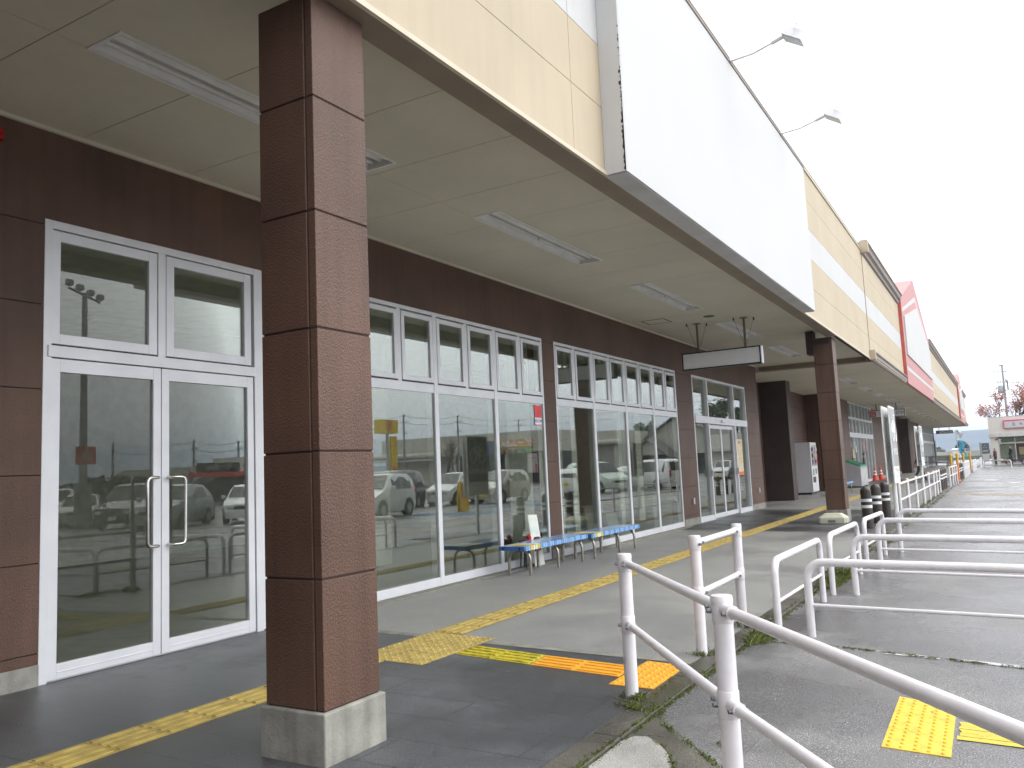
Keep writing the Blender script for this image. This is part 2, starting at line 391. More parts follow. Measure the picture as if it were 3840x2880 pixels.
# ------------------------------------------------------------------ tactile paving
def tactile(name, label, cs, nx, ny, kind, material, z=.004, zf=None, gap=.004, rows=5, along='y'):
    """cs: 4 corners (x0y0, x1y0, x1y1, x0y1); tiles nx by ny; kind 'bar' or 'dot'"""
    m = MB(); c = [Vector((a, b, 0)) for a, b in cs]
    def P(u, v, h):
        p = (c[0]*(1-u)+c[1]*u)*(1-v)+(c[3]*(1-u)+c[2]*u)*v
        zz = zf(p.x, p.y) if zf else 0
        return (p.x, p.y, zz+z+h)
    W = (c[1]-c[0]).length/nx; Hh = (c[3]-c[0]).length/ny
    for i in range(nx):
        for j in range(ny):
            gu, gv = gap/W/nx/2, gap/Hh/ny/2
            a, b, e, f = i/nx+gu, (i+1)/nx-gu, j/ny+gv, (j+1)/ny-gv
            vs = [P(a, e, -z), P(b, e, -z), P(b, f, -z), P(a, f, -z), P(a, e, 0), P(b, e, 0), P(b, f, 0), P(a, f, 0)]
            m.add(vs, [(4, 5, 6, 7), (0, 1, 5, 4), (1, 2, 6, 5), (2, 3, 7, 6), (3, 0, 4, 7)])
            if kind == 'bar':
                for q in range(4):
                    if along == 'y': u0, u1, v0, v1 = a+(b-a)*(q+.30)/4, a+(b-a)*(q+.70)/4, e+(f-e)*.05, f-(f-e)*.05
                    else: u0, u1, v0, v1 = a+(b-a)*.05, b-(b-a)*.05, e+(f-e)*(q+.30)/4, e+(f-e)*(q+.70)/4
                    m.add([P(u0, v0, 0), P(u1, v0, 0), P(u1, v1, 0), P(u0, v1, 0), P(u0, v0, .006), P(u1, v0, .006), P(u1, v1, .006), P(u0, v1, .006)],
                          [(4, 5, 6, 7), (0, 1, 5, 4), (1, 2, 6, 5), (2, 3, 7, 6), (3, 0, 4, 7)])
            else:
                for qa in range(rows):
                    for qb in range(rows):
                        u, v = a+(b-a)*(qa+.5)/rows, e+(f-e)*(qb+.5)/rows
                        o = P(u, v, 0); K = 8; k = len(m.v)
                        for (rr, hh) in ((.013, 0), (.0085, .006)):
                            for t in range(K): m.v.append(Vector((o[0]+rr*math.cos(2*PI*t/K), o[1]+rr*math.sin(2*PI*t/K), o[2]+hh)))
                        for t in range(K): m.f.append([k+t, k+(t+1) % K, k+K+(t+1) % K, k+K+t]); m.m.append(0)
                        m.f.append([k+K+t for t in range(K)]); m.m.append(0)
    return tag(m.build(name, material), label, 'tactile paving')
tactile('tactile_guide_strip', 'long faded yellow ribbed guide strip running along the walkway in front of the shop windows', [(-4.205, 5.66), (-3.90, 5.66), (-3.93, 95), (-4.235, 95)], 1, 298, 'bar', yellow)
tactile('tactile_guide_strip', 'short ribbed yellow strip on dark slabs passing behind the near brown pillar', [(-4.215, .3), (-3.905, .3), (-3.90, 4.68), (-4.205, 4.68)], 1, 15, 'bar', yellow)
tactile('tactile_warning_pad', 'pale yellow studded pad where the guide strips meet on the dark slabs', [(-4.205, 4.70), (-3.56, 4.66), (-3.54, 5.60), (-4.20, 5.66)], 2, 3, 'dot', yellow)
tactile('tactile_guide_strip', 'old lime yellow ribbed strip between the pale studded pad and the orange strip', [(-3.54, 5.03), (-2.86, 4.93), (-2.88, 5.215), (-3.53, 5.32)], 2, 1, 'bar', ylime, along='x')
tactile('tactile_guide_strip', 'bright orange ribbed strip leading to the fence post', [(-2.85, 4.925), (-2.165, 4.835), (-2.18, 5.12), (-2.875, 5.21)], 2, 1, 'bar', orange, along='x')
tactile('tactile_warning_pad', 'bright orange studded pad beside the kerb behind the white fence post', [(-2.157, 4.655), (-1.866, 4.645), (-1.866, 5.24), (-2.155, 5.29)], 1, 2, 'dot', orange)
tactile('tactile_warning_pad', 'yellow studded pad on the car park asphalt below the white handrail', [(-.598, 4.21), (-.309, 4.187), (-.32, 4.995), (-.605, 5.10)], 1, 3, 'dot', yel2, zf=pz)
m = MB(); 
for k in range(5):
    y0 = 4.455+.058*k; m.add([(x, y, pz(x, y)+.004+(0.001 if k % 2 else 0)) for x, y in ((-.30+.01*(k % 3), y0), (1.6, y0-.03), (1.6, y0+.025), (-.30+.012*(k % 2), y0+.056))], [(0, 1, 2, 3)])
tag(m.build('painted_guide_strip', worn_paint('flaking_yellow_paint', (.60, .48, .05), .33)), 'flaking yellow painted strip leading right from the studded pad on asphalt', 'tactile paving')

# ------------------------------------------------------------------ moss and grass tufts
random.seed(5)
def tufts(name, lines, material, zoff=0):
    m = MB()
    for (pts, width, dens, hgt) in lines:
        for (a, b) in zip(pts[:-1], pts[1:]):
            L = math.hypot(b[0]-a[0], b[1]-a[1])
            for _ in range(int(L*dens)):
                t = random.random(); x = a[0]+(b[0]-a[0])*t+random.gauss(0, width); y = a[1]+(b[1]-a[1])*t+random.gauss(0, width)
                cl = .5+.5*math.sin(x*37+y*23)*math.sin(y*17-x*11)
                if random.random() > cl*1.3+.15: continue
                h = hgt*random.uniform(.3, 1)*(.5+cl); z = (max(pz(x, y), 0) if x < -1.705 else pz(x, y))+.002
                for q in range(3):
                    an = random.uniform(0, 2*PI); d = Vector((math.cos(an), math.sin(an), 0)); lean = Vector((random.gauss(0, .6), random.gauss(0, .6), 0))*h
                    wv = d*random.uniform(.0015, .004); p = Vector((x, y, z))
                    m.add([p-wv, p+wv, p+lean*.5+Vector((0, 0, h*.7))+wv*.5, p+lean+Vector((0, 0, h))], [(0, 1, 2, 3)], random.choice((0, 0, 1, 2)))
    o = m.build(name, material, origin=(0, 0, 0)); o['kind'] = 'stuff'; return o
g1 = mat('moss_green', (.10, .13, .03), .8, nscale=30, namt=.3); g2 = mat('moss_olive', (.13, .12, .03), .9); g3 = mat('grass_bright', (.17, .24, .05), .7)
lines = [([(-1.70, 2.9), (-1.71, 3.9), (-1.70, 4.3), (-1.69, 6.2)], .010, 650, .012), ([(-1.69, 6.15), (-1.5, 6.22), (-1.2, 6.25), (-.75, 6.17), (0, 6.03), (.9, 5.95)], .012, 650, .009),
         ([(-1.70, 4.32), (-1.6, 4.1), (-1.36, 3.85), (-1.17, 3.63), (-.9, 3.2)], .010, 550, .010), ([(-1.64, 3.9), (-1.48, 3.8), (-1.33, 3.5), (-1.15, 3.2)], .008, 450, .009),
         ([(-1.90, 4.30), (-1.74, 4.25)], .03, 1500, .02), ([(-1.93, 4.45), (-1.88, 4.42)], .03, 3500, .03), ([(-1.86, 5.0), (-1.80, 4.4)], .008, 300, .009),
         ([(-1.9, 5.6), (-1.82, 5.62)], .04, 1700, .025), ([(-1.88, 6.66), (-1.80, 6.7)], .05, 2200, .05), ([(-1.66, 6.1), (-1.62, 6.6)], .04, 900, .045),
         ([(-1.65, 8.9), (-1.60, 10.1)], .045, 1500, .06), ([(-1.66, 12.6), (-1.66, 15)], .06, 260, .03), ([(-1.68, 6.3), (-1.70, 9)], .02, 260, .014), ([(-1.72, 17), (-1.70, 30)], .05, 110, .02),
         ([(-1.25, 3.95), (-1.2, 3.9)], .015, 1500, .012), ([(-1.0, 14.5), (-.4, 14.3)], .03, 600, .02)]
tufts('moss', lines, [g1, g2, g3])
# fallen leaves, pebbles: tiny litter
m = MB()
for _ in range(120):
    x, y = random.uniform(-5.4, 1.0), random.uniform(2.2, 12); z = (.004 if x < -1.7 else pz(x, y)+.003); s_ = random.uniform(.004, .012); an = random.uniform(0, 6)
    m.add([(x+s_*math.cos(an+k*PI/2)*(1 if k % 2 else .6), y+s_*math.sin(an+k*PI/2)*(1 if k % 2 else .6), z+random.uniform(0, .006)) for k in range(4)], [(0, 1, 2, 3)], random.choice((0, 1)))
o = m.build('leaf_litter', [mat('dry_leaf', (.22, .10, .06), .8), mat('pale_grit', (.32, .31, .28), .9)], origin=(0, 0, 0)); o['kind'] = 'stuff'
# ------------------------------------------------------------------ the long shop building
XW, XF, ZC, ZF = -5.733, -2.67, 3.929, 3.756
bld = thing('store_building', 'long low shopping building with brown panel walls, deep canopy and cream fascia', 'building', (-5.73, 35, 0))
JZ = [.14, .215, .816, 1.417, 2.018, 2.62, 3.205, ZC]
def sub(iv, cuts):
    out = [iv]
    for (a, b) in cuts:
        nx = []
        for (p, q) in out:
            if b <= p or a >= q: nx.append((p, q)); continue
            if a > p: nx.append((p, a))
            if b < q: nx.append((b, q))
        out = nx
    return out
def panel_wall(name, x, y0, y1, openings, parent, ztop=ZC, zs=None, mats=None, vj=(), g=.0038, plinth=True, depth=.26):
    zs = zs or [z for z in JZ if z < ztop-.01]+[ztop]
    lv = sorted(set(zs+[z for o in openings for z in (o[2], o[3]) if zs[0] < z < zs[-1]]))
    m = MB(); bk = MB()
    for za, zb in zip(lv[:-1], lv[1:]):
        cuts = [(o[0], o[1]) for o in openings if o[2] < zb-.001 and o[3] > za+.001]
        for (a, b) in sub((y0, y1), cuts):
            bk.box(x-depth, x-.012, a, b, za, zb, 1)
            ys = [a]+[v for v in vj if a < v < b]+[b]
            for p, q in zip(ys[:-1], ys[1:]):
                m.box(x-.0125, x, p+(g if p != a else 0), q-(g if q != b else 0), za+(g if za in zs and za != zs[0] else 0), zb-(g if zb in zs and zb != zs[-1] else 0), 0)
    m.add(bk.v, bk.f, 1)
    o = m.build(name, mats or [brown, joint], parent)
    if plinth:
        p = MB(); cuts = [(o_[0], o_[1]) for o_ in openings if o_[2] < .1]
        for (a, b) in sub((y0, y1), cuts): p.box(x-depth, x+.015, a, b, -.02, .14)
        p.each('plinth', concrete, parent, bevel=.006)
    return o
OP = [(3.262, 10.69, 0, 3.25), (11.06, 16.545, 0, 3.25), (17.58, 21.96, 0, 3.25)]
panel_wall("wall", XW, -45, 23.3, OP, bld, vj=(-18, -9, 0))
panel_wall('wall', XW-.03, 33.8, 39.6, [], bld, ztop=3.83)
# recess walls
m = MB(); m.box(-6.62, -6.5, 23.3, 26.7, 0, ZC, 0); m.box(-6.5, XW-.26, 23.18, 23.299, 0, ZC, 0)
m.box(-6.62, -6.5, 27.4, 33.9, 0, 3.83, 0)
for z in (.816, 1.417, 2.018, 2.62, 3.205): m.box(-6.5, -6.498, 23.3, 33.9, z-.005, z+.005, 1)
m.box(-6.5, -5.80, 33.80, 33.9, 0, 3.83, 0)
m.build('recess_wall', [brown, joint], bld)
def pier(x0, x1, y0, y1, zt, name='pier'):
    m = MB(); zz = [.0, .816, 1.417, 2.018, 2.62, 3.205, zt]
    for a, b in zip(zz[:-1], zz[1:]): m.box(x0, x1, y0, y1, a+.004, b-.004, 0)
    m.box(x0+.01, x1-.01, y0+.01, y1-.01, 0, zt, 1)
    return m.build(name, [mat('shaded_ribbed_tile', (.055, .035, .028), .6, nscale=3, namt=.15, bump=.4, bscale=60, streak=.2), joint], bld)  # ribbed tile, colour darkened overall to stand in for the shaded fronts
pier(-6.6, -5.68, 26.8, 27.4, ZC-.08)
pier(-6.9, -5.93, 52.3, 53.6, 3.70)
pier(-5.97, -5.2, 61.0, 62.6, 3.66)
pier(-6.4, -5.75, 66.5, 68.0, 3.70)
d = MB(); d.box(-6.49, -6.45, 24.2, 25.1, .02, 2.05); d.build('service_door', brown_dark, bld)
h = MB(); h.tube([(-5.95, 23.34, .1), (-5.95, 23.34, 3.8)], .03, 8); h.build('downpipe', brown_dark, bld, smooth=True)

def sash(mb, x, y0, y1, z0, z1, fw=.055, d=.05, m=0):
    mb.box(x-d, x, y0, y0+fw, z0, z1, m); mb.box(x-d, x, y1-fw, y1, z0, z1, m)
    mb.box(x-d+.001, x-.001, y0+fw, y1-fw, z0, z0+fw, m); mb.box(x-d+.001, x-.001, y0+fw, y1-fw, z1-fw, z1, m)
def storefront(name, y0, y1, bays, x=XW, label=None, sashes=True, ztop=3.25, zt0=2.265, zt1=2.37, zsill=.11):
    m = MB(); xo, xi = x-.004, x-.12; fw = .045
    m.box(xi, xo, y0, y0+fw, 0, ztop); m.box(xi, xo, y1-fw, y1, 0, ztop)
    m.box(xi+.001, xo-.001, y0+fw, y1-fw, ztop-fw, ztop); m.box(xi+.001, xo-.001, y0+fw, y1-fw, .012, zsill)
    W = (y1-y0)/bays
    m.box(xi+.002, xo-.003, y0+fw, y1-fw, zt0, zt1)
    for k in range(1, bays): m.box(xi-.001, xo+.004, y0+W*k-.038, y0+W*k+.038, .012, ztop-fw)
    if sashes:
        for k in range(bays): m.box(xi+.003, xo-.002, y0+W*(k+.5)-.033, y0+W*(k+.5)+.033, zt1, ztop-fw)
    root = m.build(name, alu, bld, bevel=.003)
    if label: root['label'] = label
    g = MB()
    for k in range(bays): g.box(x-.024, x-.018, y0+W*k+.03, y0+W*(k+1)-.03, zsill-.01, zt0+.01)
    if sashes:
        for k in range(bays):
            for q in range(2):
                a = y0+W*(k+q*.5)+(.045 if q == 0 else .04); b = y0+W*(k+q*.5+.5)-(.045 if q == 1 else .04)
                s = MB(); sash(s, x+.004, a, b, zt1+.018, ztop-fw-.022); so_ = s.build('sash', alu, root, bevel=.003)
                g.box(x-.016, x-.010, a+.05, b-.05, zt1+.06, ztop-fw-.07, 1)
                hd = MB(); hd.box(x-.02, x-.008, a-.012, b+.012, zt1+.002, zt1+.016); hd.build('gasket', blk, root)
    else: g.box(x-.06, x-.054, y0+.04, y1-.04, zt1-.01, ztop-fw+.01)
    g.build('pane', [glass, glass_hi], root)
    return root
w2_ = storefront('window', 5.25, 10.69, 4)
w3_ = storefront('window', 11.06, 16.545, 4)
# security sticker inside third pane
def sticker(y0, y1, z0, z1, par, x=XW-.0175):
    m = MB(); m.box(x, x+.002, y0, y1, z0+(z1-z0)*.36, z1, 0); m.box(x, x+.002, y0, y1, z0, z0+(z1-z0)*.36-.002, 1); m.box(x, x+.002, y0, y1, z0-.014, z0-.002, 0)
    o = m.build('sticker', [mat('sticker_red', (.75, .03, .04), .4), mat('sticker_white', (.8, .8, .82), .4)], par)
    text_mesh('SECOM', (y1-y0)*.31, mat('sticker_blue', (.02, .10, .45), .4), 'lettering', o, face_mat((x+.004, (y0+y1)/2, z0+(z1-z0)*.17), (0, 1, 0), (0, 0, 1)), .001)
sticker(10.40, 10.60, 1.96, 2.24, w2_)
# double swing door with transom lights
def door():
    y0, y1 = 3.262, 5.25; m = MB(); x = XW; xo, xi = x+.004, x-.13
    m.box(xi, xo, y0, y0+.06, 0, 3.25); m.box(xi, xo, y1-.075, y1, 0, 3.25); m.box(xi+.001, xo-.001, y0+.06, y1-.075, 3.19, 3.25)
    m.box(xi+.002, xo+.012, y0+.03, y1-.075, 2.252, 2.335); m.box(xi+.002, xo-.002, 4.185, 4.255, 2.335, 3.19)
    m.box(xi+.002, x-.02, y0, y1, .0, .008)
    root = m.build('entrance_door', alu, bld, bevel=.003)
    g = MB()
    for (a, b) in ((3.30, 4.185), (4.255, 5.15)):
        s = MB(); sash(s, x-.002, a+.008, b-.006, 2.35, 3.18, fw=.075, d=.05); s.build('sash', alu, root, bevel=.003)
        g.box(x-.032, x-.026, a+.05, b-.05, 2.40, 3.13, 1)
        s = MB(); s.box(x-.02, x-.01, a, b, 2.336, 2.349); s.build('gasket', blk, root)
    for (a, b) in ((3.325, 4.216), (4.224, 5.165)):
        s = MB(); xx = x-.006
        s.box(xx-.045, xx, a, a+.068, .012, 2.245); s.box(xx-.045, xx, b-.068, b, .012, 2.245)
        s.box(xx-.044, xx-.001, a+.068, b-.068, .012, .115); s.box(xx-.044, xx-.001, a+.068, b-.068, 2.15, 2.245)
        s.box(xx-.001, xx+.003, a+.068, b-.068, .055, .062)
        lf = s.build('leaf', alu, root, bevel=.003)
        g.box(xx-.026, xx-.020, a+.06, b-.06, .1, 2.16)
        hy = b-.055 if a < 4 else a+.055; sg = -1 if a < 4 else 1
        hb = MB(); z0, z1 = .845, 1.375
        P = [(xx, hy, z1), (xx+.05, hy+sg*.02, z1)]+[(xx+.05+.02*math.sin(t), hy+sg*(.045+.09*t/1.57), z1) for t in (.4, .8, 1.2)]
        P = [(xx-.005, hy, z1), (xx+.045, hy, z1), (xx+.062, hy+sg*.02, z1), (xx+.066, hy+sg*.08, z1), (xx+.068, hy+sg*.10, z1-.008), (xx+.069, hy+sg*.112, z1-.03),
             (xx+.069, hy+sg*.112, z0+.03), (xx+.068, hy+sg*.10, z0+.008), (xx+.066, hy+sg*.08, z0), (xx+.062, hy+sg*.02, z0), (xx+.045, hy, z0), (xx-.005, hy, z0)]
        hb.tube(P, .0135, 10); hb.build('handle', steel, lf, smooth=True)
    g.build('pane', [glass, glass_hi], root)
door()
# sliding entrance, third opening
def slider():
    y0, y1, x = 17.58, 21.96, XW; m = MB(); xo, xi = x+.006, x-.13
    for (a, b) in ((y0, y0+.05), (18.62, 18.69), (20.79, 20.86), (y1-.05, y1)): m.box(xi, xo, a, b, 0, 3.25)
    m.box(xi+.001, xo-.001, y0+.05, y1-.05, 3.20, 3.25); m.box(xi-.002, xo+.025, y0+.05, y1-.05, 2.19, 2.35)
    m.box(xi+.003, xo-.006, y0+.05, 18.62, .0, .11); m.box(xi+.003, xo-.006, 20.86, y1-.05, 0, .11)
    root = m.build('entrance_door', alu, bld, bevel=.003)
    s = MB(); s.box(xo+.0255, xo+.07, 19.5, 19.78, 2.235, 2.30); s.build('sensor', [alu], root, bevel=.006)
    g = MB(); g.box(x-.07, x-.064, y0+.04, y1-.04, 2.34, 3.21, 1)
    for (a, b) in ((18.69, 19.78), (19.70, 20.79)):
        q = MB(); xx = x-.05 if a < 19 else x-.054
        for (p, r) in ((a, a+.05), (b-.05, b)): q.box(xx-.035, xx, p, r, .01, 2.18)
        q.box(xx-.034, xx-.001, a+.05, b-.05, .01, .11); q.box(xx-.034, xx-.001, a+.05, b-.05, 2.09, 2.18)
        lf = q.build('leaf', alu, root, bevel=.003); g.box(xx-.02, xx-.014, a+.04, b-.04, .1, 2.1)
    g.box(x-.07, x-.064, y0+.04, 18.63, .1, 2.2); g.box(x-.07, x-.064, 20.85, y1-.04, .1, 2.2)
    g.build('pane', [glass, glass_hi], root)
    for yy in (18.58, 20.75):
        q = MB(); q.box(xo-.01, xo+.03, yy, yy+.03, .98, 1.14); q.build('touch_switch', whiteb, root)
    sticker(17.66, 17.84, 1.93, 2.16, root, XW-.0635)
    # advertising banner on the inside of the side light
    q = MB(); q.box(x-.062, x-.060, 21.1, 21.58, .98, 1.86, 0); q.box(x-.0595, x-.058, 21.1, 21.58, .94, 1.03, 1)
    random.seed(2)
    for k in range(26):
        a, z = random.uniform(21.13, 21.50), random.uniform(1.05, 1.55); q.box(x-.0585, x-.057, a, a+random.uniform(.02, .07), z, z+random.uniform(.01, .08), random.choice((2, 3, 4)))
    bn = q.build('poster', [mat('poster_paper', (.75, .62, .40), .7), mat('poster_red', (.70, .16, .06), .6), mat('poster_pink', (.70, .22, .25), .6), mat('poster_yellow', (.78, .62, .12), .6), mat('poster_white', (.8, .78, .74), .6)], root)
    strokes(1, .34, .16, mat('poster_ink', (.16, .08, .05), .6), 'lettering', bn, face_mat((x-.056, 21.34, 1.76), (0, 1, 0), (0, 0, 1)))
slider()
for yy in (17.17, 22.70):
    m = MB(); m.box(XW, XW+.035, yy-.035, yy+.035, .43, .56); m.build('wall_outlet', whiteb, bld, bevel=.006)
# concrete sill strip under the big windows
m = MB(); m.box(XW-.1, XW+.13, 5.26, 16.6, -.02, .011); m.build('sill', concrete_l, bld)
# alarm lamp on the wall at the left edge
al = MB(); al.lathe((XW+.05, 2.62, 3.50), [(.055, 0), (.06, .02), (.06, .06), (.045, .095), (.02, .115), (.004, .12)], 16)
o = al.build('alarm_lamp', mat('alarm_red', (.40, .01, .01), .25), None, smooth=True); tag(o, 'red domed alarm lamp high on the brown wall at the left edge', 'alarm lamp')
o.location = (XW+.07, 2.868, 3.69)

# ---- far shop fronts under the canopy (slatted white blinds behind glass)
blind = mat('white_blind', (.55, .57, .58), .6, nscale=3, namt=.08)
def far_front(y0, y1, ztop, xx, posters, ndoor):
    m = MB(); n = max(3, int((y1-y0)/1.05)); W = (y1-y0)/n
    m.box(xx-.1, xx, y0, y1, ztop-.06, ztop); m.box(xx-.1, xx+.01, y0, y1, 2.16, 2.38); m.box(xx-.1, xx+.008, y0, y1, 0, .12); m.box(xx-.1, xx+.01, y0, y1, 3.0, 3.10)
    for k in range(n+1): m.box(xx-.11, xx+.014, y0+W*k-.035, y0+W*k+.035, 0, ztop)
    r_ = m.build('shop_window', alu, bld)
    g = MB(); g.box(xx-.05, xx-.044, y0, y1, .1, ztop-.05); g.build('pane', glass, r_)
    b = MB(); k = 0; y = y0+.1
    while y < y1-.1:
        b.box(xx-.30-.03*(k % 2), xx-.28-.03*(k % 2), y, y+.24, 2.40 if k % 5 else 1.2, ztop-.08); y += .3; k += 1
    b.build('blind', blind, r_)
    p = MB(); random.seed(int(y0))
    for q in range(posters):
        a = random.uniform(y0+.3, y1-.8); z = random.uniform(1.2, 1.9); hh = random.uniform(.25, .6)
        p.box(xx-.041, xx-.038, a, a+random.uniform(.25, .5), z, z+hh, q % 4)
        p.box(xx-.037, xx-.035, a+.05, a+.2, z+.05, z+hh*.5, (q+1) % 4)
    if posters: p.each('poster', [mat('paper_white', (.75, .74, .72), .6), mat('paper_pink', (.62, .30, .30), .6), mat('paper_grey', (.3, .3, .32), .6), mat('paper_yellow', (.7, .6, .2), .6)], r_)
    return r_
panel_wall('wall', -5.83, 47.7, 52.4, [], bld, ztop=3.80); panel_wall('wall', -5.83, 53.6, 78, [], bld, ztop=3.80)
panel_wall('wall', -5.80, 38.6, 39.7, [], bld, ztop=3.80)
far_front(39.7, 47.7, 3.80, -5.80, 9, 2); far_front(78, 94.0, 3.80, -5.80, 8, 2)
m = MB(); m.box(-6.1, -5.74, 94.0, 94.6, 0, 3.8); m.build('wall', brown, bld)
m = MB(); m.tube([(-5.70, 94.4, 0), (-5.70, 94.4, 2.5)], .06, 8); m.build('downpipe', whiteb, bld, smooth=True)

# ---- interior of the empty unit
m = MB(); m.box(-14.2, -14.0, -1, 23.2, 0, 3.6, 0); m.box(-14, -5.99, -1.2, -1, 0, 3.6, 0); m.box(-14, -5.99, 23.0, 23.17, 0, 3.6, 0)
m.box(-14, -5.99, -1, 23, 3.45, 3.6, 1)
m.build('inner_wall', [mat('inner_wall_paint', (.74, .73, .66), .8), mat('inner_ceiling', (.84, .84, .80), .8)], bld)
m = MB(); m.box(-14, -5.99, -1, 23, -.05, .006); m.build('inner_floor', mat('inner_floor_vinyl', (.42, .415, .35), .35), bld)
m = MB()
for (x, y) in ((-8.4, 4.1), (-8.2, 9.6), (-8.6, 14.3), (-8.0, 18.2)): m.box(x-.22, x+.22, y-.22, y+.22, 0, 3.45)
m.each('inner_column', mat('inner_column_paint', (.48, .48, .42), .7), bld)
cur = mat('curtain', (.60, .62, .58), .8)
m = MB()
m.box(-7.52, -7.5, 12.55, 13.9, .02, 3.3)
for (y, wd) in ((12.05, .28), (12.7, .2), (14.7, .22), (15.0, .12), (15.6, .3)):
    m.box(-6.35, -6.33, y, y+wd, .2, 2.9)
m.each('curtain', cur, bld)
m = MB()   # ceiling tube battens inside
for y in (2, 6, 13, 18):
    m.box(-9.6, -9.45, y, y+2.4, 3.38, 3.44)
m.each('inner_lamp', trayw, bld)

# ---- canopy: boards, beam, fascia
LIGHTS = [2.79+4.17*k for k in range(5)]; LW = (-4.47, -4.16)
m = MB(); ys = [-45.0]; y = 3.52-.948*50
while y < 23.6:
    if y > -45: ys.append(y)
    y += .948
ys.append(23.62)
def lightcut(a, b): return sub((a, b), [(l, l+2.52) for l in [LIGHTS[0]-4.17]+LIGHTS])
g = .0035
for a, b in zip(ys[:-1], ys[1:]):
    for (x0, x1) in ((XW+.001, LW[0]), (LW[0], LW[1]), (LW[1], -2.871)):
        segs = lightcut(a+g, b-g) if x0 == LW[0] else [(a+g, b-g)]
        for p, q in segs:
            if q-p > .01: m.box(x0+(g if x0 == LW[0] else 0), x1, p, q, ZC, ZC+.01)
o = m.build('ceiling', [ceilm], bld)
m = MB()
for (x0, x1) in ((-6.1, LW[0]-.01), (LW[1]+.01, -2.9)): m.box(x0, x1, -45, 23.6, ZC+.0105, ZC+.04)
m.build('ceiling_backing', joint, bld)
m = MB(); m.box(-6.6, -5.99, 23.3, 27.4, ZC-.09, ZC-.05); m.build('ceiling', ceilm, bld)
m = MB(); m.box(XW+.002, XW+.03, -45, 23.3, ZC-.028, ZC-.001); m.build('ceiling_trim', ceilm, bld)
# lower ceiling beyond the step
L2 = [28.0+4.13*k for k in range(16)]
m = MB()
for (x0, x1) in ((-6.9, -4.28), (-4.28, -3.98), (-3.98, XF-.004)):
    for p, q in (sub((23.62, 95.0), [(l, l+2.4) for l in L2]) if x0 == -4.28 else [(23.62, 95.0)]): m.box(x0, x1, p, q, 3.785, 3.80)
m.box(-6.9, XF-.004, 23.62, 23.66, 3.80, ZC+.04)
m.build('ceiling', ceilm, bld)
m = MB(); m.box(XW+.03, -2.872, 23.585, 23.618, 3.82, ZC-.002); m.build('beam', beamm, bld)
m = MB(); m.box(-5.6, -2.72, 23.56, 23.64, 3.768, 3.782); m.build('beam_trim', ceilm, bld)
m = MB(); m.box(-2.87, XF-.012, -45, 17.72, ZF, ZC+.02); m.box(-2.87, XF-.012, 17.72, 23.6, 3.88, ZC+.02); m.build('beam', beamm, bld)
# recessed twin-tube lights: each one a thing
def ceil_light(x0, x1, y0, y1, z, label):
    t = thing('ceiling_light', label, 'ceiling light', ((x0+x1)/2, (y0+y1)/2, z-.02), 'twin tube lights recessed in the canopy ceiling')
    m = MB(); e = .012
    for (a, b, c, d) in ((x0-.01, x1+.01, y0-.012, y0+e), (x0-.01, x1+.01, y1-e, y1+.012), (x0-.01, x0+e, y0+e, y1-e), (x1-e, x1+.01, y0+e, y1-e)): m.box(a, b, c, d, z-.006, z+.012)
    m.build('frame', [trayw], t)
    m = MB(); xm = (x0+x1)/2; d = .085
    prof = [(x0+.01, z+.01), (x0+.035, z+d), (xm-.06, z+d), (xm, z+.035), (xm+.06, z+d), (x1-.035, z+d), (x1-.01, z+.01)]
    for a, b in zip(prof[:-1], prof[1:]): m.quad((a[0], y0+.01, a[1]), (b[0], y0+.01, b[1]), (b[0], y1-.01, b[1]), (a[0], y1-.01, a[1]))
    m.quad((x0, y0+.01, z), (x1, y0+.01, z), (x1, y0+.01, z+d+.01), (x0, y0+.01, z+d+.01)); m.quad((x0, y1-.01, z), (x1, y1-.01, z), (x1, y1-.01, z+d+.01), (x0, y1-.01, z+d+.01))
    m.box(x0-.01, x1+.01, y0, y1, z+d+.012, z+d+.02)
    m.build('reflector', [trayw], t)
    for xx in (x0+.075, x1-.075):
        for (a, b) in ((y0+.03, (y0+y1)/2-.02), ((y0+y1)/2+.02, y1-.03)):
            m = MB(); m.tube([(xx, a, z+.045), (xx, b, z+.045)], .017, 10); m.build('tube', tubem, t, smooth=True)
    return t
lab = ['left of the near brown pillar', 'seen just right of the near brown pillar', 'above the first row of tall windows', 'above the hanging blank sign board', 'nearest the second brown pillar']
ceil_light(LW[0], LW[1], LIGHTS[0], LIGHTS[0]+2.52, ZC, 'unlit twin tube light passing behind the top of the near brown pillar')
ceil_light(LW[0], LW[1], LIGHTS[1], LIGHTS[1]+2.52, ZC, 'large unlit twin tube light in the ceiling right of the near pillar')
ceil_light(LW[0], LW[1], LIGHTS[2], LIGHTS[2]+2.52, ZC, 'unlit twin tube light beside the small square ceiling hatch')
ceil_light(LW[0], LW[1], LIGHTS[3], LIGHTS[3]+2.52, ZC, 'unlit twin tube light behind the rods of the blank hanging sign')
ceil_light(LW[0], LW[1], LIGHTS[4], LIGHTS[4]+2.52, ZC, 'unlit twin tube light between the blank hanging sign and the second pillar')
first = None
for k, l in enumerate(L2):
    if first is None:
        first = ceil_light(-4.28, -3.98, l, l+2.4, 3.785, 'small far twin tube light, first of the far row past the second pillar')
    else: dup(first, (first.location[0], l+1.2, first.location[2]), label='small far twin tube light, %s of the far row past the second pillar' % ['first','second','third','fourth','fifth','sixth','seventh','eighth','ninth','tenth','eleventh','twelfth','thirteenth','fourteenth','fifteenth','sixteenth'][k])
